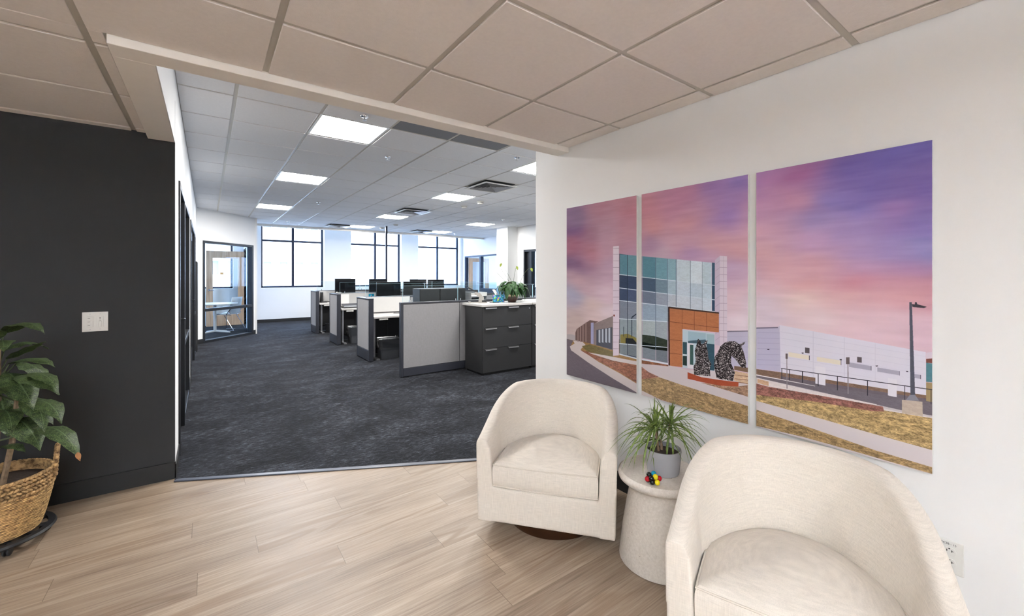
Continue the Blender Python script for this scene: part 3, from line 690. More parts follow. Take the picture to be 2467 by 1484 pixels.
# ------------------------------------------------------------------ the building
XR, ZR, ZO, YW, XL = 2.1768, 2.3526, 2.7867, 3.70, -.18
TZ = 3.45                                    # underside of the roof slab
LY0, LY1 = 3.64, 2.447                       # carpet edge meets the left corner and the right wall
struct(MB().poly([(-5,-4,-.1),(XR,-4,-.1),(XR,LY1,-.1),(XL,LY0,-.1),(XL,YW,-.1),(-5,YW,-.1)], (0,0,.1)).build('floor', 'floor'))
cp = MB().poly([(XL,LY0,-.1),(XR,LY1,-.1),(XR,2.6,-.1),(10.5,2.6,-.1),(10.5,14.75,-.1),(-4.6,14.75,-.1),(-4.6,YW+.02,-.1),(XL,YW+.02,-.1)], (0,0,.104))
struct(cp.build('floor', 'carpet'))
ux, uy = (XR-XL), (LY1-LY0); ll = math.hypot(ux, uy); nx, ny = -uy/ll, ux/ll
st = MB().poly([(XL-nx*.012,LY0-ny*.012,0),(XR-nx*.012,LY1-ny*.012,0),(XR+nx*.026,LY1+ny*.026,0),(XL+nx*.026,LY0+ny*.026,0)], (0,0,.009))
struct(st.build('trim_1', 'strip', bevel=.004))

def wbox(name, mat, *b): 
    m = MB()
    for q in b: m.box(*q)
    return struct(m.build(name, mat))
wbox('wall_right', 'wall', (XR, XR+.12, -4, 2.665, 0, TZ))
wbox('wall_left', 'darkwall', (-5, XL, YW, YW+.02, 0, 2.6))
wbox('wall_back_left', 'wall', (-5.1, -5, -4, 3.9, 0, TZ), (-5.1, XR, -4.1, -4, 0, TZ))     # behind the camera
oy = [(4.12, 6.25), (6.85, 9.40)]            # glazed openings in the corridor wall
wbox('wall_corridor', 'wall', (XL-.12, XL, YW+.02, oy[0][0], 0, TZ), (XL-.12, XL, oy[0][1], oy[1][0], 0, TZ), (XL-.12, XL, oy[1][1], 10.62, 0, TZ),
     (XL-.12, XL, oy[0][0], oy[0][1], 2.1265, TZ), (XL-.12, XL, oy[1][0], oy[1][1], 2.1265, TZ),
     (XL-.0035, XL, 2.4005, YW+.02, 2.31, TZ), (-5, XL-.12, YW+.02, YW+.12, 0, TZ))
# dark rooms behind the corridor glazing
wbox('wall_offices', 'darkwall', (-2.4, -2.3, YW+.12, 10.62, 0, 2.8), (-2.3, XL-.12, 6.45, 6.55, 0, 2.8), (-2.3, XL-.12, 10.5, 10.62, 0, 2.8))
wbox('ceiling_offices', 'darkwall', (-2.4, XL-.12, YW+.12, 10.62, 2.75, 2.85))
# diagonal glazed wall of the meeting room
DA = math.atan2(11.844-10.62, .971+.18); DL = math.hypot(1.151, 1.224)
DM = Matrix.Translation((-.18, 10.62, 0)) @ Matrix.Rotation(DA, 4, 'Z')
dw = MB().box(0, .15, 0, .12, 0, TZ, DM).box(1.56, DL, 0, .12, 0, TZ, DM).box(.15, 1.56, 0, .12, 2.1265, TZ, DM)
struct(dw.build('wall_diagonal', 'wall'))
wbox('wall_meeting', 'wall', (.85, .971, 11.80, 13.40, 0, TZ), (.85, .971, 14.32, 14.75, 0, TZ), (.85, .971, 13.40, 14.32, 2.13, TZ))
wbox('wall_meeting_left', 'wall', (-4.6, -4.5, 10.5, 14.75, 0, TZ))
# window wall: sill wall, piers and windows
WN = [(-1.95, -.20+.80), (1.294, 3.044), (3.87, 5.62), (6.25, 8.0)]
WZ0, YB = 1.035, 14.45
bs = [(-4.6, 10.5, YB, 14.75, 0, WZ0)]
xs = [-4.6] + [v for p in WN for v in p] + [10.5]
for k in range(0, len(xs), 2):
    bs.append((xs[k], xs[k+1], YB, 14.75, WZ0, TZ))
wbox('wall_back', 'wall', *bs)
# right-hand side of the office
wbox('wall_office_right', 'wall', (7.14, 7.26, 2.665, 7.2, 0, TZ), (7.14, 7.26, 9.27, 10.24, 0, TZ), (7.14, 7.26, 7.2, 9.27, 2.12, TZ), (6.80, 7.14, 9.57, 10.12, 0, TZ),
     (7.26, 8.1, 10.12, 10.24, 0, TZ), (8.1, 8.22, 10.12, 11.9, 0, TZ), (8.1, 8.22, 14.27, 14.45, 0, TZ), (8.1, 8.22, 11.9, 14.27, 2.16, TZ))
wbox('wall_office_front', 'wall', (XR+.12, 10.5, 2.545, 2.665, 0, TZ))
wbox('wall_far_right', 'wall', (10.5, 10.62, 2.5, 14.75, 0, .9), (10.5, 10.62, 2.5, 7.4, .9, TZ), (10.5, 10.62, 7.4, 14.75, 2.7, TZ), (10.5, 10.62, 9.6, 11.4, .9, 2.7), (10.5, 10.62, 14.0, 14.75, .9, 2.7))
wbox('ceiling_side_rooms', 'tile_office', (7.26, 10.5, 2.6, 10.12, 2.75, 2.8), (8.22, 10.5, 10.12, 14.45, 2.75, 2.8))
wbox('ceiling_roof', 'tile_office', (-5.1, 10.62, -4.1, 14.78, TZ, TZ+.2))

# soffit around the reception ceiling
sf = MB().box(-.322, XR, 2.277, 2.40, 2.31, 2.83).box(-.322, XL-.004, 2.4005, YW, 2.31, 2.83)
struct(sf.build('trim_2', 'soffit', bevel=.003))

# suspended ceilings: a painted grid with tegular tiles hanging a little below it
def ceiling(z, x0, y0, ix, jy, region, mat, skip, slab):
    T = .6096
    g = MB()
    for q in slab: g.box(*q, z, z+.04)
    struct(g.build('ceiling', 'grid'))
    t = MB()
    for i in range(*ix):
        for j in range(*jy):
            if (i, j) in skip: continue
            a, b_, c, d = x0+i*T+.013, x0+(i+1)*T-.013, y0+j*T+.013, y0+(j+1)*T-.013
            for (rx0, rx1, ry0, ry1) in region:
                p, q, r_, s_ = max(a, rx0), min(b_, rx1), max(c, ry0), min(d, ry1)
                if q-p > .02 and s_-r_ > .02: t.box(p, q, r_, s_, z-.008, z+.001)
    struct(t.build('ceiling', mat, bevel=.002, seg=1))
ceiling(ZR, -.390, 1.178, (-8, 5), (-9, 5), [(-5, XR-.004, -4, 2.273), (-5, -.334, 2.277, YW-.002)], 'tile', set(),
        [(-5, XR, -4, 2.277), (-5, -.322, 2.277, YW)])
lights = [(1, -1), (1, 3), (1, 8), (5, -1), (5, 3), (5, 8), (5, 12), (9, 3), (9, 8), (9, 12), (9, -1)]
vents = [(5, 1), (5, 6), (4, 12), (8, 12)]; grilles = [(2, -2), (3, -2)]
ceiling(ZO, .1752, 4.4849, (-1, 14), (-4, 14), [(XL+.004, 7.136, 2.404, 12.9), (7.14, 8.096, 10.24, 12.9)], 'tile_office', set(lights+vents+grilles),
        [(XL, 7.14, 2.40, 12.9), (7.14, 8.1, 10.24, 12.9)])
wbox('trim_4', 'soffit', (XL, 8.1, 12.90, 12.96, 2.72, TZ))

def cell(i, j): return (.1752+i*.6096+.3048, 4.4849+j*.6096+.3048)
ll_names = {(1,-1): 'first lit panel beyond the soffit, largest', (1,3): 'second lit panel in the left row', (1,8): 'farthest lit panel in the left row',
 (5,-1): 'lit panel cut off by the white wall end', (5,3): 'lit panel just behind the slatted vent', (5,8): 'lit panel behind the second slatted vent',
 (5,12): 'lit panel beside the vent near the windows', (9,3): 'sliver of lit panel at the white wall edge', (9,8): 'lit panel above the door corner, rightmost', (9,12): 'lit panel nearest the right-hand windows', (9,-1): 'lit panel'}
def make_light():
    t = thing('ceiling_light', '', 'ceiling light', (0,0,0), 0, 'square light panels in the office ceiling')
    f = MB()
    for (a, b_, c, d) in ((-.304, .304, -.304, -.282), (-.304, .304, .282, .304), (-.304, -.282, -.282, .282), (.282, .304, -.282, .282)): f.box(a, b_, c, d, -.004, 0)
    f.build('frame', 'white', t)
    MB().poly([(-.282,-.282,-.002),(-.282,.282,-.002),(.282,.282,-.002),(.282,-.282,-.002)]).build('diffuser', 'panel_light', t)
    return t
pl = None
for c_ in lights:
    if c_ == (9, -1): continue
    x, y = cell(*c_)
    lab = 'square white ceiling light, '+ll_names[c_]
    if pl is None: pl = make_light(); pl['label'] = lab; pl.location = (x, y, ZO-.0005)
    else: copy_tree(pl, None, lab, (x, y, ZO-.0005))
# air vents
def make_vent():
    t = thing('ceiling_vent', '', 'air vent', (0,0,0), 0, 'slatted air vents in the office ceiling')
    f = MB()
    for (a, b_, c, d) in ((-.304, .304, -.304, -.262), (-.304, .304, .262, .304), (-.304, -.262, -.262, .262), (.262, .304, -.262, .262)): f.box(a, b_, c, d, -.006, 0)
    f.build('frame', 'white', t, bevel=.002)
    MB().box(-.262, .262, -.262, .262, .034, .038).build('backing', 'vent_dark', t)
    s = MB()
    for k in range(5):
        a = .235-k*.046
        for q in range(4):
            mm = Matrix.Rotation(q*PI/2, 4, 'Z') @ Matrix.Translation((0, -a, .012)) @ Matrix.Rotation(R(55), 4, 'X')
            s.box(-a, a, -.020, .020, -.0012, .0012, mm)
    s.build('louvre', 'metal', t)
    return t
vl = ['slatted square ceiling vent, nearest one, beside the white wall', 'slatted ceiling vent, second one, between two lit panels', 'slatted ceiling vent nearest the windows on the left', 'slatted ceiling vent nearest the windows, beside the right light panel']
v0 = None
for c_, lab in zip(vents, vl):
    x, y = cell(*c_)
    if v0 is None: v0 = make_vent(); v0['label'] = lab; v0.location = (x, y, ZO-.0385)
    else: copy_tree(v0, None, lab, (x, y, ZO-.0385))
for (i, j), lab in zip(grilles, ('dark grey return air grille right of the largest light panel', 'dark grey return air grille nearer the white wall')):
    x, y = cell(i, j)
    g = tag(MB().box(x-.29, x+.29, y-.29, y+.29, ZO-.004, ZO-.0002).build('return_grille', 'grille'), lab, 'air vent', 'dark return grilles beside the soffit')
# sprinklers and detectors
def make_sprinkler():
    t = thing('fire_sprinkler', '', 'sprinkler', (0,0,0), 0, 'sprinklers in the office ceiling')
    MB().lathe([(.036, -.003), (.034, -.008), (.014, -.012)], 20).build('escutcheon', 'chrome', t, smooth=True)
    MB().lathe([(.007, -.012), (.007, -.034), (.018, -.036), (.018, -.039)], 10).build('head', 'metal', t)
    return t
sp = None
for (gi, gj, lab) in ((1.52, -1.30, 'sprinkler head half hidden behind the soffit edge'), (2.5, .51, 'chrome sprinkler head right of the largest light panel'), (4.52, -.9, 'dark sprinkler head beside the white wall end'),
        (2.48, 6.6, 'small sprinkler head in the left part of the ceiling, midway back'), (2.44, 12.31, 'tiny sprinkler head above the leftmost window'), (9.34, 6.51, 'small sprinkler head above the white column'), (10.37, 12.5, 'tiny sprinkler head near the right corner of the ceiling')):
    p = (.1752+gi*.6096, 4.4849+gj*.6096, ZO-.008)
    if sp is None: sp = make_sprinkler(); sp['label'] = lab; sp.location = p
    else: copy_tree(sp, None, lab, p)
sd = None
for (gi, gj, lab) in ((6.48, 3.61, 'round white smoke detector with a dark rim, right of a lit panel'), (6.45, 4.56, 'round white detector just left of and beyond the first detector'), (6.43, 10.62, 'round detector above the thin dark pole'), (6.33, 12.15, 'small round detector left of the thin dark pole')):
    p = (.1752+gi*.6096, 4.4849+gj*.6096, ZO-.008)
    if sd is None:
        sd = thing('smoke_detector', lab, 'smoke detector', p, 0, 'detectors in the office ceiling')
        MB().lathe([(.068, 0), (.070, -.012), (.060, -.02)], 24).build('base', 'white', sd, smooth=True)
        MB().lathe([(.056, -.02), (.050, -.040), (.02, -.050)], 24).build('sensor_cap', 'white', sd, smooth=True)
        MB().lathe([(.0575, -.0205), (.0565, -.0265)], 24).build('vent_ring', 'vent_dark', sd)
    else: copy_tree(sd, None, lab, p)

# reception lamps: long pendants behind and left of the camera, lit upwards and downwards
rl = None
for (x, y, lab) in ((-1.4, -.7, 'long linear pendant lamp of the reception, nearest the prints wall'), (-.6, -2.8, 'long linear pendant lamp of the reception, farthest back'), (-3.6, -2.4, 'long linear pendant lamp of the reception, nearest the left wall')):
    if rl is None:
        rl = thing('pendant_light', lab, 'pendant light', (x, y, ZR), 0, 'linear pendant lamps of the reception')
        MB().box(-1.2, 1.2, -.032, .032, -.262, -.205).build('housing', 'white', rl)
        MB().poly([(-1.19,-.028,-.263),(-1.19,.028,-.263),(1.19,.028,-.263),(1.19,-.028,-.263)]).build('lower_diffuser', 'strip_light', rl)
        MB().poly([(-1.19,-.028,-.204),(1.19,-.028,-.204),(1.19,.028,-.204),(-1.19,.028,-.204)]).build('upper_diffuser', 'strip_up', rl)
        for q in (-1.0, 1.0): MB().tube([(q, 0, -.206), (q, 0, -.0005)], .002, 6).build('cable', 'metal', rl)
    else: copy_tree(rl, None, lab, (x, y, ZR))

# baseboards
BH = .115
wbox('baseboard_left', 'base', (-5, XL+.004, YW-.008, YW, 0, BH), (XL, XL+.008, YW-.008, oy[0][0], 0, .1))
wbox('baseboard_right', 'base', (XR-.008, XR, -4, 2.665, 0, BH))
wbox('baseboard_back', 'base', (.971, 8.1, YB-.008, YB, 0, .1))
wbox('baseboard_corridor', 'base', (XL, XL+.008, oy[0][1], oy[1][0], 0, .1), (XL, XL+.008, oy[1][1], 10.62, 0, .1))
bd = MB().box(-.01, .15, -.01, 0, 0, .1, DM).box(1.56, DL, -.01, 0, 0, .1, DM).box(.971, .981, 11.84, 13.40, 0, .1)
struct(bd.build('baseboard_diagonal', 'base'))
wbox('baseboard_column', 'base', (6.792, 7.14, 9.56, 9.57, 0, .1), (6.79, 6.80, 9.56, 10.12, 0, .1), (7.13, 7.14, 9.27, 9.57, 0, .1))

# windows in the back wall
def window(n, x0, x1, z0, z1, y, ztr, label):
    o = thing('window_%d' % n, label, None, ((x0+x1)/2, y, z0)); struct(o)
    hw = (x1-x0)/2; h = z1-z0; f = MB(); a = .055
    f.box(-hw, -hw+a, 0, .07, 0, h).box(hw-a, hw, 0, .07, 0, h).box(-hw, hw, 0, .07, 0, a).box(-hw, hw, 0, .07, h-a, h)
    f.box(-.034, .034, 0, .07, a, h-a); f.box(-hw+a, -.034, .01, .06, ztr-z0-.03, ztr-z0+.03); f.box(.034, hw-a, .01, .06, ztr-z0-.03, ztr-z0+.03)
    f.build('window_frame', 'frame_blue', o)
    MB().box(-hw+a, hw-a, .03, .036, a, h-a).build('glass_pane', 'glass', o)
    return o
for k, (a, b_) in enumerate(WN):
    window(k+1, a, b_, WZ0, 3.40, 14.66, 2.475, 'dark framed two-light window with a transom in the back wall')

# corridor glazing: dark storefront frames, a door leaf and a fixed light each
def storefront(n, y0, y1, ym, label, door_first=True):
    o = thing('window_%d' % n, label, None, (XL, y0, 0)); struct(o)
    L_ = y1-y0; m = ym-y0; H_ = 2.1265
    f = MB(); f.box(-.12, .012, 0, .05, 0, H_).box(-.12, .012, L_-.05, L_, 0, H_).box(-.12, .012, .05, L_-.05, H_-.05, H_).box(-.12, .012, m-.04, m+.04, 0, H_-.05)
    f.box(-.10, .008, m+.04, L_-.05, 0, .06).box(-.10, .008, m+.04, L_-.05, .72, .77)
    f.build('window_frame', 'frame', o, bevel=.003)
    MB().box(-.05, -.044, m+.04, L_-.05, .06, .72).box(-.05, -.044, m+.04, L_-.05, .77, H_-.05).build('glass_pane', 'glass', o)
    l = MB().box(-.06, -.02, .05, .15, .01, H_-.05).box(-.06, -.02, m-.14, m-.04, .01, H_-.05).box(-.06, -.02, .15, m-.14, .01, .25).box(-.06, -.02, .15, m-.14, H_-.17, H_-.05).build('door_leaf', 'frame', o)
    MB().box(-.043, -.037, .15, m-.14, .25, H_-.17).build('door_glass', 'dark_glass', l)
    MB().tube([(-.02, m-.10, 1.0), (.012, m-.10, 1.0), (.012, m-.18, 1.0)], .008).build('handle', 'black', l)
    return o
storefront(5, oy[0][0], oy[0][1], 4.97, 'tall black framed door and sidelight along the corridor')
storefront(6, oy[1][0], oy[1][1], 8.70, 'second black framed door and sidelight farther along the corridor')
# diagonal meeting room glazing
o = thing('window_7', 'black framed meeting room glass wall with a mid rail', None, (0, 0, 0)); struct(o)
o.matrix_world = DM
f = MB().box(.15, .20, -.012, .12, 0, 2.1265).box(1.51, 1.56, -.012, .12, 0, 2.1265).box(.20, 1.51, -.012, .12, 2.0765, 2.1265).box(.20, 1.51, -.012, .12, 0, .055).box(.20, 1.51, -.012, .10, .655, .715)
f.build('window_frame', 'frame', o, bevel=.003)
MB().box(.20, 1.51, .05, .056, .055, .655).box(.20, 1.51, .05, .056, .715, 2.0765).build('glass_pane', 'glass', o)
# office right wall: door frame and sidelight
o = thing('door_1', 'dark framed doorway and sidelight in the far right wall', None, (8.1, 11.9, 0)); struct(o)
f = MB().box(-.012, .12, 0, .05, 0, 2.16).box(-.012, .12, 2.32, 2.37, 0, 2.16).box(-.012, .12, .05, 2.32, 2.11, 2.16).box(-.012, .12, 1.20, 1.28, 0, 2.11).box(-.012, .12, .05, 1.20, 0, .95)
f.build('door_frame', 'frame_blue', o)
MB().box(.05, .056, .05, 1.20, .95, 2.11).build('glass_pane', 'glass', o)
l = MB(); mm = Matrix.Translation((.12, 2.30, 0)) @ Matrix.Rotation(R(-8), 4, 'Z')
for q in ((0, .86, -.04, 0, .01, .5), (0, .86, -.04, 0, 1.95, 2.09), (0, .16, -.04, 0, .5, 1.95), (.70, .86, -.04, 0, .5, 1.95)): l.box(*q, mm)
l = l.build('door_leaf', 'oak', o); MB().box(.16, .70, -.024, -.018, .5, 1.95, mm).build('door_glass', 'glass', l)
MB().box(.112, .125, 2.275, 2.30, 1.70, 1.80).box(.112, .125, 2.275, 2.30, .3, .4).build('hinge', 'metal', l)
# dark framed opening in the nearer right wall
o = thing('door_2', 'dark framed glazed opening in the right-hand wall', None, (7.14, 7.2, 0)); struct(o)
f = MB().box(-.012, .12, 0, .05, 0, 2.12).box(-.012, .12, 2.02, 2.07, 0, 2.12).box(-.012, .12, .05, 2.02, 2.06, 2.12).box(-.012, .12, 1.72, 1.80, 0, 2.06).box(-.012, .12, .05, 1.72, 0, .06).box(-.012, .12, .05, 1.72, .72, .78)
f.build('door_frame', 'frame', o)
MB().box(.05, .056, .05, 1.72, .06, 2.06).build('glass_pane', 'glass', o)
MB().box(.06, .10, 1.80, 2.02, .01, 2.06).build('door_leaf', 'frame', o)
o = thing('window_8', 'side room windows', None, (10.5, 7.4, .9)); struct(o)
f = MB()
for a, b_ in ((0, 2.2), (4.0, 6.6)):
    f.box(0, .08, a, a+.05, 0, 1.8).box(0, .08, b_-.05, b_, 0, 1.8).box(0, .08, a, b_, 0, .05).box(0, .08, a, b_, 1.75, 1.8).box(0, .08, (a+b_)/2-.03, (a+b_)/2+.03, 0, 1.8)
f.build('window_frame', 'frame_blue', o)
MB().box(.03, .036, .05, 2.15, .05, 1.75).box(.03, .036, 4.05, 6.55, .05, 1.75).build('glass_pane', 'glass', o)

# ------------------------------------------------------------------ outside
struct(MB().box(-60, 70, 14.8, 90, -4.2, -4.0).box(10.7, 70, -30, 14.8, -4.2, -4.0).build('ground', 'asphalt'))
fc = thing('facade_building', 'pale building across the street seen faintly through the leftmost window', 'building', (4, 34, -4))
fb = MB(); zs_ = [(5.5, 6.4), (8.0, 8.9), (10.6, 11.5)]
wxs = [(-3.9+1.02*k, -3.4+1.02*k) for k in range(8)]
pz = 0
for (a, b_) in zs_:
    fb.box(-22, 34, 0, .4, pz, a); px_ = -22
    for (c, d) in wxs: fb.box(px_, c, 0, .4, a, b_); px_ = d
    fb.box(px_, 34, 0, .4, a, b_); pz = b_
fb.box(-22, 34, 0, .4, pz, 17); fb.box(-22, 34, .5, 8, 0, 17)
fb.build('wall', 'facade', fc)
for (a, b_) in zs_[:2]:
    for (c, d) in wxs: MB().box(c, d, .12, .16, a, b_).build('window', 'facade_glass', fc)
rnd = random.Random(4)
def tree(name, label, loc, h, r, n, seed, leafc='bract', lr=.09):
    rnd = random.Random(seed); t = thing(name, label, 'tree', loc)
    tr = MB(); lf = MB(); tr.tube([(0,0,0), (.05,0,h*.35), (0,.05,h*.6)], [.10, .08, .05], 8)
    for k in range(n):
        a = rnd.uniform(0, 2*PI); e = rnd.uniform(.1, 1.3); q = rnd.uniform(.5, 1)*r
        b0 = Vector((0, .03, h*rnd.uniform(.35, .6))); e1 = b0+Vector((math.cos(a)*math.cos(e), math.sin(a)*math.cos(e), math.sin(e)))*q
        mid = (b0+e1)/2+Vector((rnd.uniform(-.1,.1),)*3)*r
        tr.tube([b0, mid, e1], [.022, .014, .005], 5)
        for j in range(16):
            p = mid.lerp(e1, rnd.uniform(0, 1.15))+Vector([rnd.gauss(0, .09)*r for _ in range(3)])
            d = Vector([rnd.gauss(0, 1) for _ in range(3)]).normalized()*lr
            lf.blade(p, p+d*.5, p+d, lr*.6, 2)
    tr.build('trunk', 'cane', t); tag(lf.build('foliage', 'lily', t), 'sparse leaves'); return t
tree('street_tree', 'small leafy tree outside the middle window, only its top showing', (5.9, 18.5, -4.0), 5.3, 1.5, 22, 3)
tree('street_tree', 'bare twiggy tree outside the right side room window', (15.5, 13.0, -4.0), 7.0, 2.8, 46, 8, lr=.07)
# ------------------------------------------------------------------ triptych of prints on the right wall
def value_noise(h, w_, ch, cw, rs):
    g = rs.rand(ch+2, cw+2); yy = np.linspace(0, ch, h); xx = np.linspace(0, cw, w_)
    y0 = yy.astype(int); x0 = xx.astype(int); fy = (yy-y0)[:, None]; fx = (xx-x0)[None, :]
    fy = fy*fy*(3-2*fy); fx = fx*fx*(3-2*fx)
    return (g[y0][:, x0]*(1-fy)*(1-fx)+g[y0][:, x0+1]*(1-fy)*fx+g[y0+1][:, x0]*fy*(1-fx)+g[y0+1][:, x0+1]*fy*fx)
def paint_print():
    """one picture 1.940 m wide and 1.240 m high at one pixel per millimetre, painted twice as fine; y runs along the wall, z up"""
    SS = 2; Y0_, Z0_ = 337, 655; Wm, Hm = 1945, 1245
    w_, h = Wm*SS, Hm*SS; rs = np.random.RandomState(7)
    # columns run from large y (left in the picture) to small y
    def P2(y, z): return ((Y0_+Wm-y)*SS, (z-Z0_)*SS)
    # sky from control colours, softened and streaked
    gh, gw = 125, 195; gy, gx = np.mgrid[0:gh, 0:gw]
    wx = (value_noise(gh, gw, 5, 6, rs)-.5)*170+(value_noise(gh, gw, 14, 12, rs)-.5)*60
    wz = (value_noise(gh, gw, 6, 4, rs)-.5)*90+(value_noise(gh, gw, 26, 9, rs)-.5)*42
    px = gx/gw*Wm+wx; pz = gy/gh*Hm+wz
    num = np.zeros((gh, gw, 3)); den = np.zeros((gh, gw))
    for (y, z, r, g, b) in ART_SKY:
        d2 = ((px-(Y0_+Wm-y))/1.5)**2+(pz-(z-Z0_))**2; k = 1/(d2+2600.)**1.7
        num += k[..., None]*np.array((r, g, b)); den += k
    sky = num/den[..., None]
    yy = np.linspace(0, gh-1.001, h); xx = np.linspace(0, gw-1.001, w_); y0 = yy.astype(int); x0 = xx.astype(int)
    fy = (yy-y0)[:, None, None]; fx = (xx-x0)[None, :, None]
    im = sky[y0][:, x0]*(1-fy)*(1-fx)+sky[y0][:, x0+1]*(1-fy)*fx+sky[y0+1][:, x0]*fy*(1-fx)+sky[y0+1][:, x0+1]*fy*fx
    st_ = (value_noise(h, w_, 60, 16, rs)-.5)*9+(value_noise(h, w_, 150, 30, rs)-.5)*5
    im += st_[..., None]
    speck = rs.rand(h//4+1, w_//4+1); speck = np.repeat(np.repeat(speck, 4, 0), 4, 1)[:h, :w_]
    med = value_noise(h, w_, 190, 110, rs); tuft = value_noise(h, w_, 620, 420, rs)
    for (r, g, b, n, pts) in ART_SHAPES:
        q = np.array([P2(y, z) for y, z in pts], float)
        ya, yb = int(max(0, np.floor(q[:, 1].min()))), int(min(h, np.ceil(q[:, 1].max())+1)); xa, xb = int(max(0, np.floor(q[:, 0].min()))), int(min(w_, np.ceil(q[:, 0].max())+1))
        if ya >= yb or xa >= xb: continue
        Yg, Xg = np.mgrid[ya:yb, xa:xb]; Yg = Yg+.5; Xg = Xg+.5; ins = np.zeros(Yg.shape, bool); m = len(q)
        for i in range(m):
            x1, y1 = q[i]; x2, y2 = q[(i+1) % m]
            if y1 == y2: continue
            c = ((y1 > Yg) != (y2 > Yg)) & (Xg < (x2-x1)*(Yg-y1)/(y2-y1)+x1); ins ^= c
        col = np.array((r, g, b), float)*np.ones(Yg.shape+(3,))
        a, b2, c2 = med[ya:yb, xa:xb], tuft[ya:yb, xa:xb], speck[ya:yb, xa:xb]
        if n == 4: col = col*.75+col.mean(2, keepdims=True)*.25
        if n in (1, 2, 3, 4):
            amp = {1: .06, 2: .16, 3: .34, 4: .42}[n]
            col *= (1+amp*((a-.5)*.9+(b2-.5)*1.1+(c2-.5)*.35))[..., None]
        if n == 5: col = np.where(((b2+c2*.55) > 1.0)[..., None], np.array((196., 186., 184.)), col*(1+.6*(a-.5))[..., None])
        sub = im[ya:yb, xa:xb]; sub[ins] = col[ins]
    im = im[:Hm*SS, :Wm*SS].reshape(Hm, SS, Wm, SS, 3).mean((1, 3))/255.
    im = im*.88+im.mean(2, keepdims=True)*.12; im = np.clip(im, 0, 1); out = np.ones((Hm, Wm, 4), np.float32); out[..., :3] = im
    img = bpy.data.images.new('building_at_dusk_print', Wm, Hm); img.pixels.foreach_set(out.ravel()); img.update(); img.pack()
    return img, Y0_, Z0_, Wm, Hm
pimg, PY0, PZ0, PWm, PHm = paint_print()
def print_mat():
    m, nt, b = new_mat('acrylic_photo_print')
    t = N(nt, 'ShaderNodeTexImage', image=pimg, extension='EXTEND'); uvn = N(nt, 'ShaderNodeTexCoord')
    nt.links.new(uvn.outputs['UV'], t.inputs[0]); nt.links.new(t.outputs[0], b.inputs['Base Color'])
    b.inputs['Roughness'].default_value = .08; b.inputs['Specular IOR Level'].default_value = .32
    return m
M['print'] = print_mat()
for (ya, yb, lab) in ((1.652, 2.277, 'left print of the triptych: road, curb and the corner of a glass building at dusk'), (.989, 1.614, 'middle print of the triptych: glass building entrance with two dark horse head sculptures'),
        (.340, .950, 'right print of the triptych: purple and pink sky over a white warehouse and lamp post')):
    ym, zm = (ya+yb)/2, (.662+1.891)/2; hw, hh = (yb-ya)/2, (1.891-.662)/2
    t = thing('wall_print', lab, 'picture', (XR-.004, ym, zm), 0, 'three prints hung as a triptych on the white wall')
    MB().box(-.018, -.0005, -hw, hw, -hh, hh).build('mounting_board', 'white', t, bevel=.001)
    f = MB(); vs = [(-.0186, hw, -hh), (-.0186, -hw, -hh), (-.0186, -hw, hh), (-.0186, hw, hh)]
    f.poly(vs)
    for k, (x, y, z) in enumerate(vs): f.uv[k] = ((PY0+PWm-(y+ym)*1000)/PWm, ((z+zm)*1000-PZ0)/PHm)
    f.build('print_face', 'print', t)
    MB().box(-.0005, .0035, -hw*.5, hw*.5, hh*.4, hh*.5).build('hanger', 'metal', t)

# ------------------------------------------------------------------ outlet and switch plates
def text_mesh(name, s, size, mat, parent, loc, rot, ext=.0003):
    cu = bpy.data.curves.new(name, 'FONT'); cu.body = s; cu.size = size; cu.extrude = ext; cu.align_x = 'CENTER'; cu.align_y = 'CENTER'
    to = bpy.data.objects.new(name, cu); C.objects.link(to); dg = bpy.context.evaluated_depsgraph_get(); dg.update()
    me = bpy.data.meshes.new_from_object(to.evaluated_get(dg)); bpy.data.objects.remove(to); bpy.data.curves.remove(cu)
    me.materials.clear(); me.materials.append(M[mat]); me.name = name
    o = bpy.data.objects.new(name, me); C.objects.link(o); o.parent = parent; o.location = loc; o.rotation_euler = rot; return o
t = thing('power_outlet', 'white duplex power outlet low on the white wall beside the near armchair', 'outlet', (XR-.0005, .298, .377))
MB().box(-.006, 0, -.036, .036, -.059, .059).build('cover_plate', 'white', t, bevel=.003, seg=3)
for zc in (.020, -.020):
    m = MB(); pts = []
    for k in range(28):
        a = 2*PI*k/28; y = .0172*math.cos(a); z = .0172*math.sin(a); z = max(-.0140, min(.0140, z)); pts.append((-.0085, y, zc+z))
    m.poly(pts, (.004, 0, 0)); r_ = m.build('receptacle', 'white', t, bevel=.0008)
    s_ = MB().box(-.0089, -.0083, .0052, .0074, zc-.001, zc+.0065).box(-.0089, -.0083, -.0074, -.0052, zc-.001, zc+.0065).box(-.0089, -.0083, -.0105, -.0052, zc+.0015, zc+.0033)
    s_.lathe([(.0026, -.0003), (.0026, .0003)], 12, (0, 0, 0)); n0 = len(s_.v)-24
    for q in range(n0, len(s_.v)):
        x, y, z = s_.v[q]; s_.v[q] = (-.0086+z, x, zc+.0098+y*.8-.0)
    s_.build('slots', 'slot', r_)
text_mesh('circuit_label', 'EC2B - 15', .0095, 'ink_dark', t, (-.0062, .002, .0455), (R(90), 0, R(-90)))
t = thing('switch_plate', 'white two-gang light switch plate on the dark wall', 'light switch', (-.5735, YW, 1.1025))
MB().box(-.0595, .0595, -.006, 0, -.0615, .0615).build('cover_plate', 'white', t, bevel=.002)
k_ = MB().box(-.038, -.0075, -.0085, -.005, -.0345, .0345).build('keypad', 'white', t, bevel=.001)
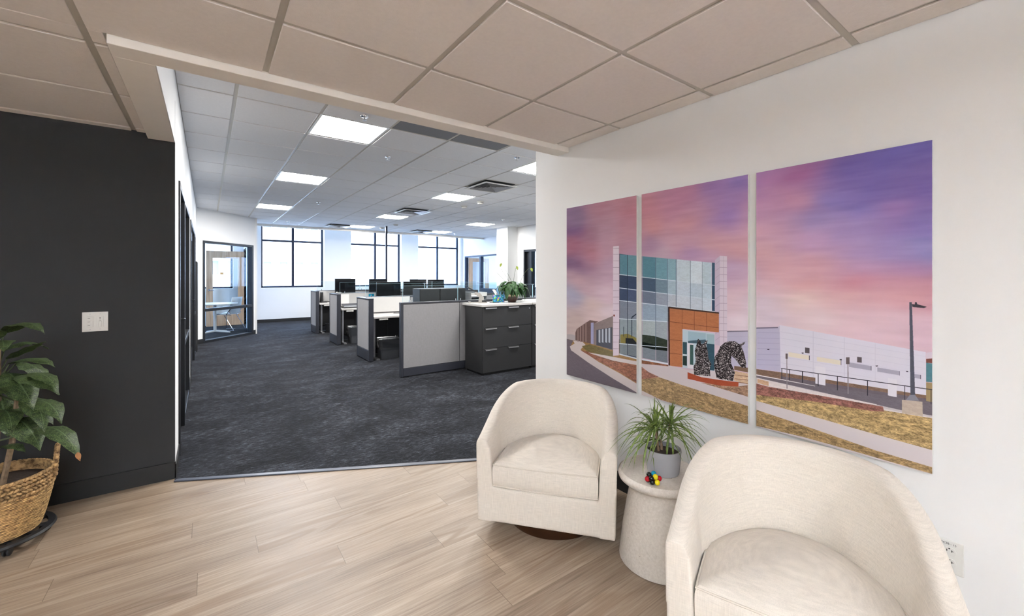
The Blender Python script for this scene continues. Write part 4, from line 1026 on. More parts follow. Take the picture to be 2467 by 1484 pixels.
for q in range(3): 
    MB().box(-.0355, -.0105, -.0105, -.008, .0125-.0225*q-.001, .0315-.0225*q-.001+.001).build('key', 'white', k_, bevel=.0008)
    MB().box(-.033, -.022, -.0108, -.0104, .0215-.0225*q, .0232-.0225*q).build('key_legend', 'ink', k_)
s_ = MB().box(.0065, .0385, -.0085, -.005, -.0345, .0345).build('sensor_switch', 'white', t, bevel=.001)
MB().box(.014, .031, -.0125, -.008, -.033, .004).build('paddle', 'white', s_, bevel=.003)
MB().sphere((.0225, -.0105, .007), .0038, 12, 8).build('lens', 'white', s_, smooth=True)
MB().box(.020, .025, -.0089, -.0084, .021, .027).box(.0205, .0245, -.0089, -.0084, .016, .019).build('indicator', 'ink', s_)
for x in (-.023, .0225):
    for z in (.048, -.048): MB().sphere((x, -.0062, z), .0026, 10, 6, (1, .3, 1)).build('screw', 'metal', t, smooth=True)

# ------------------------------------------------------------------ tub armchairs
def armchair(label, loc, rz):
    W2, D_, Z0_, ZA, ZB = .3675, .705, .075, .515, .700
    t = thing('swivel_armchair', label, 'armchair', (loc[0], loc[1], 0), rz, 'cream linen swivel armchairs by the white wall')
    MB().lathe([(.268, 0), (.270, .004), (.270, .066), (.262, .072)], 56, (0, .315, 0)).build('plinth', 'bronze', t, smooth=True)
    def plan(u, inset):
        # u in 0..1 from the front of the left arm round the back to the front of the right arm
        a = W2-inset; straight = .225; b_ = D_-straight-inset
        L1 = straight; L2 = PI*.5*(a+b_)*.96; tot = 2*L1+L2; s = u*tot
        if s < L1: return (-a, s, 0)
        if s > L1+L2: return (a, tot-s, 0)
        th = PI*(s-L1)/L2; e = 2/2.25
        cx, sy = math.cos(th), math.sin(th)
        return (-a*math.copysign(abs(cx)**e, cx), straight+b_*abs(sy)**e, 0)
    nU = 72; sh = MB(); rings = []
    for i in range(nU+1):
        u = i/nU; ox, oy_, _ = plan(u, 0)
        q = min(1, max(0, oy_/.54)); ht = ZA+(ZB-ZA)*(q*q*(3-2*q)*.2+q*.8)
        bk = min(1, max(0, (oy_-.25)/.35)); ti = .088+.100*bk; tt = .070+.012*bk
        fl = .006+.0*bk
        ix, iy, _ = plan(u, ti); mx_, my_, _ = plan(u, tt)
        def L(p, k): return (p[0]*(1+k), p[1]*(1+(k*.5 if p[1] > .3 else 0)))
        if u in (0, 1) or oy_ < .001: iy = my_ = 0
        o_lo = L((ox, oy_), -.012); o_hi = L((ox, oy_), .012)
        m_in = L((mx_, my_), .012)
        # rounded top between outer and inner upper edges
        sec = [(o_lo[0], o_lo[1], Z0_), ((o_lo[0]+o_hi[0])/2, (o_lo[1]+o_hi[1])/2, (Z0_+ht)/2)]
        rr = .5
        for k in range(7):
            a = PI*k/6; f_ = (1-math.cos(a))/2; rise = math.sin(a)*.034
            sec.append((o_hi[0]+(m_in[0]-o_hi[0])*f_, o_hi[1]+(m_in[1]-o_hi[1])*f_, ht-.034+rise))
        sec.append((ix+(m_in[0]-ix)*.42, iy+(m_in[1]-iy)*.42, .46)); sec.append((ix, iy, .30)); sec.append((ix, iy, Z0_))
        rings.append(sec)
    ns = len(rings[0]); 
    for sec in rings: sh.v += sec
    for i in range(nU):
        for k in range(ns): k2 = (k+1) % ns; sh.f.append((i*ns+k, (i+1)*ns+k, (i+1)*ns+k2, i*ns+k2))
    sh.f.append(tuple(range(ns-1, -1, -1))[::-1]); sh.f.append(tuple(nU*ns+k for k in range(ns-1, -1, -1)))
    # front rail and seat deck
    dk = [(-W2+.05, .002, Z0_), (W2-.05, .002, Z0_)]
    for i in range(19):
        u = .12+.76*(1-i/18); p = plan(u, .06); dk.append((p[0], p[1], Z0_))
    sh.poly(dk, (0, 0, .184))
    bod = sh.build('upholstered_shell', 'linen', t, smooth=False)
    bmx = bmesh.new(); bmx.from_mesh(bod.data); bmesh.ops.recalc_face_normals(bmx, faces=bmx.faces); bmx.to_mesh(bod.data); bmx.free()
    rm = bod.modifiers.new('blend', 'REMESH'); rm.mode = 'VOXEL'; rm.voxel_size = .0075; rm.use_smooth_shade = True
    sm = bod.modifiers.new('soften', 'SMOOTH'); sm.factor = .5; sm.iterations = 7
    # seat cushion following the inside of the shell
    ring = [(-W2+.092, .004), (W2-.092, .004)] ; inner = []
    for i in range(41):
        p = plan(1-i/40, .092+.016); y = p[1]
        bk = min(1, max(0, (y-.25)/.35)); p = plan(1-i/40, .090+.100*bk); inner.append((p[0], max(.004, p[1])))
    inner = [(x, y) for x, y in inner]
    fr = [(-W2+.092+(2*(W2-.092))*k/16, .004-.010*math.sin(PI*k/16)) for k in range(1, 16)]
    loop = inner + fr                                # closed outline
    cx, cy = 0, .27; cu = MB()
    lv = []
    prof = [(.965, .262), (.995, .272), (1.0, .300), (1.003, .335), (1.0, .362), (.985, .378), (.955, .388)]
    for s_, z in prof: lv.append([(cx+(x-cx)*s_, cy+(y-cy)*s_, z) for x, y in loop])
    for k in range(1, 9):
        s_ = .955*(1-k/9); z = .388+.040*(1-(s_/.955)**2.4); lv.append([(cx+(x-cx)*s_, cy+(y-cy)*s_, z) for x, y in loop])
    n_ = len(loop)
    for r__ in lv: cu.v += r__
    for k in range(len(lv)-1):
        for i in range(n_): j = (i+1) % n_; cu.f.append((k*n_+i, k*n_+j, (k+1)*n_+j, (k+1)*n_+i))
    cu.v.append((cx, cy, .428)); tp = len(cu.v)-1
    for i in range(n_): cu.f.append(((len(lv)-1)*n_+i, (len(lv)-1)*n_+(i+1) % n_, tp))
    cu.f.append(tuple(range(n_-1, -1, -1)))
    cs = cu.build('seat_cushion', 'linen', t, smooth=True)
    bmx = bmesh.new(); bmx.from_mesh(cs.data); bmesh.ops.recalc_face_normals(bmx, faces=bmx.faces); bmx.to_mesh(cs.data); bmx.free()
    cs.data.polygons.foreach_set('use_smooth', [True]*len(cs.data.polygons))
    for s_, z in ((.990, .379), (.990, .268)):
        MB().tube([(cx+(x-cx)*s_, cy+(y-cy)*s_, z) for x, y in loop], .0035, 6, True).build('piping', 'linen_pipe', cs, smooth=True)
    return t
armchair('cream tub armchair between the carpet edge and the round side table, whole in view', (1.408, 1.662), math.atan2(-.776, .63))
armchair('cream tub armchair in the foreground, cut off by the bottom of the photo', (1.378, .494), math.atan2(-.93, .366))

# ------------------------------------------------------------------ side table, pot plant and ball toy
TC = (1.810, 1.247, 0)
t = thing('side_table', 'round speckled stone drum side table between the two cream armchairs', 'side table', TC)
MB().lathe([(.190, 0), (.196, .004), (.195, .02), (.180, .15), (.160, .27), (.146, .345), (.150, .372), (.160, .386)], 64).build('pedestal', 'terrazzo', t, smooth=True)
MB().lathe([(.150, .380), (.186, .386), (.198, .396), (.202, .409), (.199, .422), (.190, .4295), (.0, .430)], 64, cap1=False).build('tabletop', 'terrazzo', t, smooth=True)
PC = (1.812, 1.232, .430)
t = thing('dracaena_plant', 'spiky green dracaena in a pale grey pot on the round side table', 'potted plant', PC)
MB().lathe([(.070, 0), (.074, .004), (.080, .06), (.084, .112), (.084, .118), (.079, .118), (.076, .096)], 72, cap1=False, wob=lambda a, k: 1+(.006*math.cos(a*36) if 0 < k < 4 else 0)).build('pot', 'pot_grey', t, smooth=True)
MB().lathe([(.077, .097), (.04, .102), (.0, .104)], 24, cap0=False, cap1=False).build('soil', 'soil', t, smooth=True)
rnd = random.Random(12); cr = Vector((.809, -.588, 0)); cf = Vector((.588, .809, 0))
heads = [(-.042, .0, .225, 46), (.038, .01, .240, 42), (-.005, .02, .150, 14)]
cn = MB(); lf = MB()
for (hx, hy, hz, n) in heads:
    base = cr*hx*.5+cf*hy*.5+Vector((0, 0, .095)); top = cr*hx+cf*hy+Vector((0, 0, hz)); cn.tube([base, base.lerp(top, .5)+Vector((.003, 0, 0)), top], [.006, .0065, .005], 8)
    for k in range(n):
        a = rnd.uniform(0, 2*PI); el = rnd.choice([rnd.uniform(0, .7), rnd.uniform(.2, .8), rnd.uniform(.6, 1.45)]); ln = rnd.uniform(.16, .255)
        p0 = base.lerp(top, rnd.uniform(.80, 1.0)); d = Vector((math.cos(a)*math.cos(el), math.sin(a)*math.cos(el), math.sin(el)))
        h_ = Vector((math.cos(a), math.sin(a), 0)); drop = ln*max(0, (1.25-el))*rnd.uniform(.55, 1.05)
        p1 = p0+d*ln*.62; p2 = p0+d*ln*.75+h_*ln*.32*math.cos(el)-Vector((0, 0, drop))
        if p2.x+PC[0] > XR-.02: p2.x = XR-.02-PC[0]
        if p1.x+PC[0] > XR-.02: p1.x = XR-.02-PC[0]
        hr = math.hypot(p2.x, p2.y)
        if p2.z < .012: p2.z = .012
        lf.blade(p0, p1, p2, rnd.uniform(.0075, .0115), 8)
def dp(px, py, d=2.06):
    l_ = (px-1233.5)/1010.8*d; z = 1.3906-(py-665.17)/1010.8*d
    return Vector((l_*.8091+d*.5877-PC[0], d*.8091-l_*.5877-PC[1], z-PC[2]))
h1, h2 = dp(1578, 1026), dp(1617, 1022)
for (h_, mx_, my_, tx, ty) in ((h2, 1650, 1000, 1700, 973), (h2, 1660, 985, 1715, 1047), (h2, 1660, 1010, 1706, 1066), (h2, 1655, 1020, 1688, 1084), (h2, 1622, 990, 1620, 970), (h2, 1600, 985, 1576, 950), (h1, 1576, 1000, 1576, 975),
        (h1, 1555, 985, 1535, 1000), (h1, 1545, 1035, 1497, 1050), (h1, 1540, 1040, 1503, 1082), (h1, 1570, 1070, 1576, 1132), (h1, 1545, 1080, 1550, 1145), (h2, 1625, 1090, 1618, 1150), (h2, 1600, 1080, 1610, 1170), (h1, 1530, 1060, 1527, 1130)):
    tp_ = dp(tx, ty, 2.0); tp_.z = max(tp_.z, .012); lf.blade(h_, dp(mx_, my_, 2.02), tp_, .0105, 10)
cn.build('cane', 'cane', t, smooth=True)
lf.build('foliage', 'drac', t, smooth=False)
lp = MB()
for (a, b_) in ((.05, .4), ): pass
BC = (1.668, 1.183, .430)
t = thing('ball_sculpture', 'small cluster of red, yellow, black and teal balls on the side table', 'ornament', BC)
for (l_, f_, z_, mt) in ((-.018, .012, .038, 'blackball'), (.006, .018, .040, 'teal'), (.007, -.002, .0345, 'yellow'), (-.0125, -.005, .0285, 'blackball'), (-.028, .004, .0225, 'red'),
        (.027, .006, .0235, 'red'), (.0125, -.010, .0125, 'yellow'), (-.009, -.006, .0125, 'blackball'), (-.022, .018, .0125, 'blackball'), (.020, .022, .0125, 'blackball'), (-.002, .014, .0170, 'red')):
    p = cr*l_+cf*f_; MB().sphere((p.x, p.y, z_), .0122, 20, 14).build('ball', mt, t, smooth=True)

# ------------------------------------------------------------------ basket plant by the dark wall
BP = Vector((-.885, 3.315, 0))
t = thing('plant_caddy', 'black slatted plant caddy on casters under the woven basket', 'plant stand', BP)
m = MB().lathe([(.185, .046), (.212, .046), (.218, .054), (.212, .064), (.185, .064), (.185, .046)], 56, cap0=False, cap1=False)
m.build('rim', 'black', t, smooth=True, bevel=0)
m = MB()
for k in range(12): m.box(.03, .192, -.008, .008, .050, .061, Matrix.Rotation(k*PI/6, 4, 'Z'))
m.lathe([(.05, .049), (.05, .062)], 24); m.lathe([(.118, .051), (.128, .051), (.128, .060), (.118, .060), (.118, .051)], 40, cap0=False, cap1=False)
m.build('spokes', 'black', t)
for k in range(5):
    a = R(-62)+k*2*PI/5; cx, cy = .172*math.cos(a), .172*math.sin(a)
    mm = Matrix.Translation((cx, cy, 0)) @ Matrix.Rotation(a+.9, 4, 'Z'); m = MB()
    for sx_ in (-.013, .003):
        b0 = len(m.v); m.lathe([(.001, 0), (.018, 0), (.021, .003), (.021, .008), (.018, .010), (.001, .010)], 24, cap0=False, cap1=False)
        for q in range(b0, len(m.v)): x, y, z = m.v[q]; m.v[q] = tuple(mm @ Vector((sx_+z, x, .0212+y)))
    m.box(-.004, .004, -.010, .010, .018, .047, mm)
    m.build('caster', 'black', t, smooth=True)
t = thing('basket_plant', 'large leafy variegated plant in a woven seagrass basket at the left edge', 'potted plant', (BP.x, BP.y, .0645))
def brad(z):                                   # outer radius of the basket at height z
    q = z/.30; return .158+.046*min(1, q*1.6)**.8-.004*max(0, q-.8)*5
prof = []
for k in range(110):
    z = .002+.205*k/109; prof.append((brad(z)+.0022*math.sin(k*2*PI/4.4), z))
MB().lathe([(0.001, 0), (.150, 0)]+prof+[(brad(.205)-.012, .205), (.145, .03)], 64, cap0=False, cap1=True).build('basket_body', 'rope_thin', t, smooth=True)
m = MB()
for r_ in range(5):
    z = .216+r_*.019; rr = brad(z)+.001
    for k in range(64):
        a = 2*PI*(k+.5*(r_ % 2))/64; c_ = Vector((rr*math.cos(a), rr*math.sin(a), z)); b0 = len(m.v)
        m.sphere((0, 0, 0), .0125, 8, 6, (1.15, .75, .62)); tilt = R(32) if r_ % 2 else R(-32)
        mm = Matrix.Translation(c_) @ Matrix.Rotation(a+PI/2, 4, 'Z') @ Matrix.Rotation(tilt, 4, 'Y')
        for q in range(b0, len(m.v)): m.v[q] = tuple(mm @ Vector(m.v[q]))
m.lathe([(brad(.21)-.008, .205), (brad(.25)-.008, .25), (brad(.3)-.008, .30)], 48, cap0=False, cap1=False)
m.build('braided_rim', 'rope', t, smooth=True)
for sgn in (1, -1):
    ha = R(12)+(0 if sgn > 0 else PI); rad = Vector((math.cos(ha), math.sin(ha), 0)); tan = Vector((-rad.y, rad.x, 0)); m = MB(); pts = []
    for k in range(25):
        q = k/24; pts.append(rad*(brad(.29)+.006+.012*math.sin(PI*q))+tan*(.055*math.cos(PI*q))+Vector((0, 0, .235+.155*math.sin(PI*q))))
    for k in range(24):
        b0 = len(m.v); m.sphere((0, 0, 0), .0135, 8, 6, (1.3, .85, .85)); d = (pts[k+1]-pts[k]).normalized()
        qn = d.to_track_quat('X', 'Z').to_matrix().to_4x4(); mm = Matrix.Translation(pts[k]) @ qn @ Matrix.Rotation(R(30), 4, 'Y')
        for q in range(b0, len(m.v)): m.v[q] = tuple(mm @ Vector(m.v[q]))
    m.build('handle', 'rope', t, smooth=True)
MB().lathe([(brad(.25)-.009, .245), (.09, .252), (0.001, .256)], 32, cap0=False, cap1=False).build('soil', 'soil', t, smooth=True)
off = BP+Vector((0, 0, .0645))
def W3(x, y, z): return Vector((x, y, z))-off
rnd = random.Random(5)
st_ = MB()
stems = [((-.89, 3.30), (-.87, 3.30, 1.02)), ((-.93, 3.34), (-.95, 3.38, .92)), ((-.85, 3.27), (-.80, 3.28, .78)), ((-.90, 3.24), (-.90, 3.20, .66))]
for (bx, by), (tx, ty, tz) in stems:
    st_.tube([W3(bx, by, .31), W3((bx+tx)/2+.01, (by+ty)/2, (.31+tz)/2), W3(tx, ty, tz)], [.0125, .012, .009], 8)
st_.build('stem', 'cane', t, smooth=True)
LV = [ # base, control, tip, width
 ((-.865, 3.345, 1.085), (-.755, 3.205, 1.215), (-.664, 3.102, 1.098), .105), ((-.850, 3.335, .955), (-.745, 3.20, 1.035), (-.660, 3.10, 1.060), .070),
 ((-.840, 3.325, .930), (-.713, 3.175, 1.010), (-.622, 3.070, .930), .095), ((-.800, 3.295, .870), (-.691, 3.159, .905), (-.604, 3.058, .790), .125),
 ((-.760, 3.285, .880), (-.660, 3.150, .905), (-.612, 3.065, .815), .080), ((-.850, 3.330, .890), (-.774, 3.215, .870), (-.705, 3.125, .715), .150),
 ((-.870, 3.330, .770), (-.835, 3.235, .720), (-.808, 3.190, .585), .150), ((-.775, 3.285, .760), (-.685, 3.155, .760), (-.665, 3.100, .600), .105),
 ((-.740, 3.260, .740), (-.635, 3.120, .765), (-.595, 3.050, .645), .100), ((-.715, 3.235, .600), (-.585, 3.085, .640), (-.520, 2.995, .462), .100),
 ((-.830, 3.300, .660), (-.745, 3.240, .640), (-.690, 3.150, .500), .150), ((-.900, 3.290, .820), (-.860, 3.170, .880), (-.860, 3.060, .760), .130),
 ((-.880, 3.350, 1.060), (-.900, 3.280, 1.180), (-.900, 3.150, 1.080), .110), ((-.820, 3.350, .930), (-.740, 3.330, .930), (-.680, 3.280, .820), .110),
 ((-.810, 3.320, .700), (-.720, 3.290, .720), (-.660, 3.230, .600), .100), ((-.850, 3.270, .520), (-.790, 3.200, .560), (-.740, 3.150, .500), .060),
 ((-.920, 3.330, .990), (-.990, 3.270, 1.100), (-1.06, 3.20, .960), .120), ((-.930, 3.340, .860), (-1.02, 3.250, .920), (-1.09, 3.18, .760), .130),
 ((-.930, 3.380, .900), (-1.02, 3.420, 1.0), (-1.12, 3.44, .860), .120), ((-.900, 3.240, .640), (-.960, 3.140, .680), (-1.0, 3.05, .520), .130),
 ((-.860, 3.340, 1.000), (-.800, 3.400, 1.08), (-.720, 3.440, .980), .100), ((-.880, 3.31, 1.02), (-.83, 3.22, 1.12), (-.80, 3.10, 1.02), .09), ((-.87, 3.30, .70), (-.80, 3.20, .74), (-.775, 3.10, .62), .11)]
for (a, b_, c_, wd) in LV:
    l = MB(); p0 = W3(*a); src = min(stems, key=lambda s: (Vector(s[1])-Vector(a)).length)
    l.leaf(p0, W3(*b_), W3(*c_), wd, n=16, fold=.22, wave=.035, rnd=rnd)
    lo = l.build('leaf', 'dief', t, smooth=True)
    q = W3(*src[1]); f_ = max(.3, min(1, (a[2]-.33)/(src[1][2]-.31))); bs_ = W3(src[0][0], src[0][1], .31).lerp(q, min(.98, f_*.92))
    MB().tube([bs_, (bs_+p0)/2-Vector((0, 0, .01)), p0], [.005, .004, .003], 6).build('petiole', 'stem', lo, smooth=True)
tipo = MB().leaf(W3(-.531, 3.007, .500), W3(-.526, 3.001, .484), W3(-.519, 2.994, .456), .024, n=6, fold=.2).build('dry_leaf_tip', 'browntip', t, smooth=True)
# ------------------------------------------------------------------ partitions
def end_panel(label, y0, y1):
    t = thing('end_partition', label, 'partition', (2.10, y0, 0), 0, 'short end partitions along the aisle')
    L_ = y1-y0; H_ = 1.03
    MB().box(.006, .070, .030, L_-.030, .19, H_-.025).build('fabric_panel', 'panel_fab', t, bevel=.004)
    MB().box(0, .076, 0, .032, .012, H_-.008).box(0, .076, L_-.032, L_, .012, H_-.008).build('edge_trim', 'trim_gray', t, bevel=.005)
    MB().box(-.002, .078, -.001, L_+.001, H_-.020, H_).build('top_cap', 'trim_gray', t, bevel=.005)
    MB().box(.002, .074, .030, L_-.030, .02, .185).build('base_rail', 'trim_gray', t, bevel=.003)
    MB().lathe([(.014, 0), (.014, .02)], 12, (.038, .05, 0)).lathe([(.014, 0), (.014, .02)], 12, (.038, L_-.05, 0)).build('glide', 'black', t)
    return t
end_panel('grey partition end beside the nearest waste bin, third from the windows', 6.80, 7.49)
end_panel('grey partition end in the middle of the aisle row', 8.85, 9.50)
end_panel('grey partition end closest to the windows, farthest along the aisle', 10.87, 11.50)
def spine(label, glabel, x0, x1, y0, y1, fascia=None, joint=(), face=-1):
    t = thing('partition_run', label, 'partition', (x0, y0, 0), 0, 'long partition runs across the office')
    L_ = x1-x0; D_ = y1-y0; H_ = 1.03
    js = [0]+[j-x0 for j in joint]+[L_]
    for k in range(len(js)-1):
        a, b_ = js[k]+(.036 if k == 0 else .004), js[k+1]-(.036 if k == len(js)-2 else .004)
        MB().box(a, b_, .004, D_-.004, .13, H_-.028).build('fabric_panel', 'panel_fab', t, bevel=.003)
    MB().box(0, .034, 0, D_, .012, H_-.014).box(L_-.034, L_, 0, D_, .012, H_-.014).build('edge_trim', 'trim_gray', t, bevel=.005)
    m = MB()
    for j in js[1:-1]: m.box(j-.005, j+.005, .006, D_-.006, .13, H_-.02)
    if len(js) > 2: m.build('joint_trim', 'black', t)
    MB().box(-.0, L_, -.002, D_+.002, H_-.026, H_).build('top_cap', 'trim_top', t, bevel=.004)
    MB().box(.034, L_-.034, -.001, D_+.001, .02, .128).build('base_rail', 'trim_gray', t, bevel=.003)
    MB().lathe([(.014, 0), (.014, .02)], 12, (.05, D_/2, 0)).lathe([(.014, 0), (.014, .02)], 12, (L_-.05, D_/2, 0)).build('glide', 'black', t)
    if fascia: MB().box(fascia[0]-x0, fascia[1]-x0, -.014, -.001, .752, 1.018).build('marker_fascia', 'fascia', t, bevel=.003)
    return t
def screen(label, x0, xs_, y, z0, z1):
    t = thing('glass_screen', label, 'glass screen', (x0, y, z0), 0, 'clear glass screens on the partitions')
    e = [x0]+list(xs_)
    for k in range(len(e)-1):
        gp = MB().box(e[k]-x0+.004, e[k+1]-x0-.004, -.004, .004, 0, z1-z0).build('glass_pane', 'glass_screen', t)
        a_, b_ = e[k]-x0+.004, e[k+1]-x0-.004
        MB().box(a_-.0012, a_, -.0041, .0041, 0, z1-z0+.001).box(b_, b_+.0012, -.0041, .0041, 0, z1-z0+.001).box(a_, b_, -.0041, .0041, z1-z0, z1-z0+.0015).build('polished_edge', 'glass_edge', gp)
    m = MB()
    for j in e[1:-1]:
        m.box(j-x0-.045, j-x0-.035, -.012, .012, 0, .03).box(j-x0+.035, j-x0+.045, -.012, .012, 0, .03)
    m.box(e[0]-x0+.10, e[0]-x0+.112, -.012, .012, 0, .03).box(e[-1]-x0-.112, e[-1]-x0-.10, -.012, .012, 0, .03)
    m.build('clamp', 'chrome', t)
    m = MB()
    for j in e[1:-1]: m.box(j-x0-.022, j-x0+.022, -.007, .007, z1-z0-.008, z1-z0+.002)
    if len(e) > 2: m.build('top_clip', 'chrome', t)
    return t
XE = 5.75
spine('grey fabric partition facing the viewer, joined to the charcoal file cabinets', '', 2.13, XE, 5.50, 5.57, None, (3.035,))
spine('partition run with a blank white fascia behind the nearest waste bin', '', 2.175, XE, 7.42, 7.49, (2.18, 3.04), (3.05,))
spine('partition run with papers on its white fascia, second from the windows', '', 2.175, XE, 9.43, 9.50, (2.18, 3.06), (3.07,))
spine('partition run closest to the windows, with the thin dark pole', '', 2.175, XE, 11.43, 11.50, (2.18, 3.06), (3.07,))
screen('clear glass screen on the grey partition facing the viewer', 2.16, (3.02, 4.45, XE-.05), 5.535, 1.0305, 1.255)
screen('clear glass screen above the blank white fascia', 2.24, (3.35, 4.55, XE-.05), 7.455, 1.0305, 1.255)
screen('clear glass screen above the fascia with papers', 2.30, (3.2, 4.45, XE-.05), 9.465, 1.0305, 1.255)
screen('clear glass screen nearest the windows', 2.24, (3.3, 3.95), 11.465, 1.0305, 1.255)
# the far end partition of the rows and the power pole
pp = thing('power_pole', 'thin dark power pole from the desks to the ceiling', 'pole', (4.02, 11.465, 1.0305))
MB().box(-.024, .024, -.024, .024, 0, ZO-1.0305-.009).build('pole', 'frame_blue', pp, bevel=.003)
MB().box(-.05, .05, -.05, .05, ZO-1.0305-.012, ZO-1.0305-.0085).build('ceiling_plate', 'white', pp)
# ------------------------------------------------------------------ desks
def desk(label, x0, x1, y0, y1, extra=True):
    t = thing('desk', label, 'desk', (x0, y0, 0), 0, 'white topped desks inside the cubicles')
    L_, D_ = x1-x0, y1-y0
    MB().box(0, L_, 0, D_, .700, .730).build('desktop', 'worktop', t, bevel=.003)
    m = MB().box(.07, .11, D_*.5-.03, D_*.5+.03, .03, .70).box(.06, .12, .06, D_-.05, 0, .03); m.build('leg', 'metal', t, bevel=.003)
    m = MB().box(L_-.11, L_-.07, D_*.5-.03, D_*.5+.03, .03, .70).box(L_-.12, L_-.06, .06, D_-.05, 0, .03); m.build('leg', 'metal', t, bevel=.003)
    MB().box(.13, L_-.13, D_-.06, D_-.045, .16, .69).build('modesty_panel', 'cabdark', t)
    if extra: 
        m = MB()
        for k in range(5): m.box(.10+k*.026, .122+k*.026, .006, .016, .672, .688)
        m.box(.095, .235, .012, .05, .668, .700)
        m.build('power_strip', 'white', t)
        MB().tube([(.42, D_-.07, .69), (.40, D_-.075, .5), (.415, D_-.07, .3), (.36, D_-.08, .06), (.30, D_-.1, .02)], .004, 6).build('cable', 'black', t, smooth=True)
    return t
desk('white desk above the nearest waste bin', 2.182, 4.1, 6.80, 7.402)
desk('white desk with a dark laptop on it', 2.182, 4.1, 8.82, 9.412)
desk('white desk nearest the windows', 2.182, 5.72, 10.84, 11.412)
desk('white desk hidden behind the grey partition that faces the viewer', 2.66, 5.2, 5.574, 6.16, False)
# ------------------------------------------------------------------ waste bins
def rrect(hx, hy, r, n=6):
    pts = []
    for (cx, cy, a0) in ((hx-r, hy-r, 0), (-hx+r, hy-r, 90), (-hx+r, -hy+r, 180), (hx-r, -hy+r, 270)):
        for k in range(n+1): a = R(a0+90*k/n); pts.append((cx+r*math.cos(a), cy+r*math.sin(a)))
    return pts
def waste_bin(label, loc, seed):
    rnd = random.Random(seed); t = thing('waste_bin', label, 'waste bin', loc, 0, 'dark waste bins with clear liners under the desks')
    m = MB(); levels = [(.80, 0), (.81, .004), (.97, .30), (1.0, .31), (1.0, .325), (.95, .325), (.78, .02)]; base = rrect(.19, .135, .05); n = len(base)
    for s, z in levels: m.v += [(x*s, y*s, z) for x, y in base]
    for k in range(len(levels)-1):
        for i in range(n): j = (i+1) % n; m.f.append((k*n+i, k*n+j, (k+1)*n+j, (k+1)*n+i))
    m.f.append(tuple(range(n-1, -1, -1))); m.f.append(tuple((len(levels)-1)*n+i for i in range(n))); m.build('bin_body', 'bin', t, smooth=True)
    m = MB(); base = rrect(.19, .135, .05, 14); n = len(base); lv = 9
    for k in range(lv):
        z = .335-.19*k/(lv-1); 
        for i, (x, y) in enumerate(base):
            s = 1.03-.05*k/(lv-1)+.018*math.sin(i*1.9+k*.7)+.014*rnd.uniform(-1, 1); zz = z+(.014*math.sin(i*.9)+rnd.uniform(-.008, .008) if k in (0, lv-1) else 0)
            m.v.append((x*s, y*s, zz))
    for i, (x, y) in enumerate(base): s = .90+.02*rnd.uniform(-1, 1); m.v.append((x*s, y*s, .29))
    idx = lambda k, i: k*n+i % n
    for k in range(lv-1):
        for i in range(n): m.f.append((idx(k, i), idx(k, i+1), idx(k+1, i+1), idx(k+1, i)))
    for i in range(n): m.f.append((idx(lv, i), idx(lv, i+1), idx(0, i+1), idx(0, i)))
    m.build('liner', 'liner', t, smooth=True)
    return t
waste_bin('dark waste bin with a clear liner under the nearest desk', (2.50, 7.03, 0.0045), 1)
waste_bin('dark waste bin with a clear liner under the middle desk', (2.54, 9.03, 0.0045), 2)
t = thing('round_bin', 'small round black bin with a bright rim under the desk nearest the windows', 'waste bin', (2.46, 11.06, .0045))
MB().lathe([(.09, 0), (.105, .22)], 28).build('bin_body', 'black', t, smooth=True); MB().lathe([(.107, .215), (.108, .228), (.09, .23)], 28).build('rim', 'chrome', t, smooth=True)
# ------------------------------------------------------------------ monitors
def monitor(label, x0, x1, y, ztop, h=.33, tone='dark_glass'):
    w2 = (x1-x0)/2; zc = ztop-h-.7303; t = thing('monitor', label, 'monitor', ((x0+x1)/2, y, .7303), 0, 'computer monitors on the desks')
    MB().box(-w2, w2, 0, .035, zc, zc+h).build('housing', 'black', t, bevel=.004)
    MB().box(-w2+.008, w2-.008, -.003, .001, zc+.014, zc+h-.008).build('screen', tone, t)
    MB().box(-.03, .03, .035, .06, .02, zc+h*.5).build('stand', 'black', t, bevel=.004); MB().box(-.11, .11, -.05, .14, 0, .014).build('foot', 'black', t, bevel=.006)
    return t
m1 = monitor('black monitor farthest left, standing against the window wall', 2.60, 3.10, 11.15, 1.325, .36)
MB().box(-.235, -.19, -.0045, -.003, .245, .262).box(-.185, -.10, -.0045, -.003, .245, .252).build('sticker', 'paper', m1)
monitor('black monitor in front of the middle window, left of the dark pole', 3.45, 3.93, 11.15, 1.318, .36)
monitor('large black monitor in front of the dark pole, seen over the second partition', 3.00, 3.55, 9.18, 1.262, .36)
monitor('black monitor right of the large black monitor', 3.62, 4.12, 9.18, 1.262, .36)
monitor('black monitor by the right window, left one of the pair', 4.60, 5.10, 11.2, 1.300, .36)
monitor('black monitor by the right window, right one of the pair', 5.14, 5.66, 11.2, 1.290, .36)
# ------------------------------------------------------------------ storage behind the near glass screen
def bin_box(label, x0, x1, y0, y1, z1):
    t = thing('storage_box', label, 'storage box', ((x0+x1)/2, y0, .7303), 0, 'black storage boxes behind the glass screen'); w2 = (x1-x0)/2; h = z1-.7303; d = y1-y0
    MB().box(-w2, w2, .012, d, 0, h).build('carcass', 'cabdark', t, bevel=.004); MB().box(-w2+.006, w2-.006, 0, .0115, .14, h-.006).build('flap_door', 'cabdark', t, bevel=.003)
    MB().box(-w2+.012, w2-.012, .004, .011, .012, .12).build('drawer', 'cabdark', t); return t
bin_box('black storage box behind the glass screen, left one showing its side', 2.515, 2.835, 5.75, 6.02, 1.205)
bin_box('black storage box behind the glass screen, right one', 2.842, 3.28, 5.75, 6.02, 1.205)
t = thing('letter_tray', 'grey stack of letter trays right of the black storage boxes', 'tray', (3.52, 5.86, .7303))
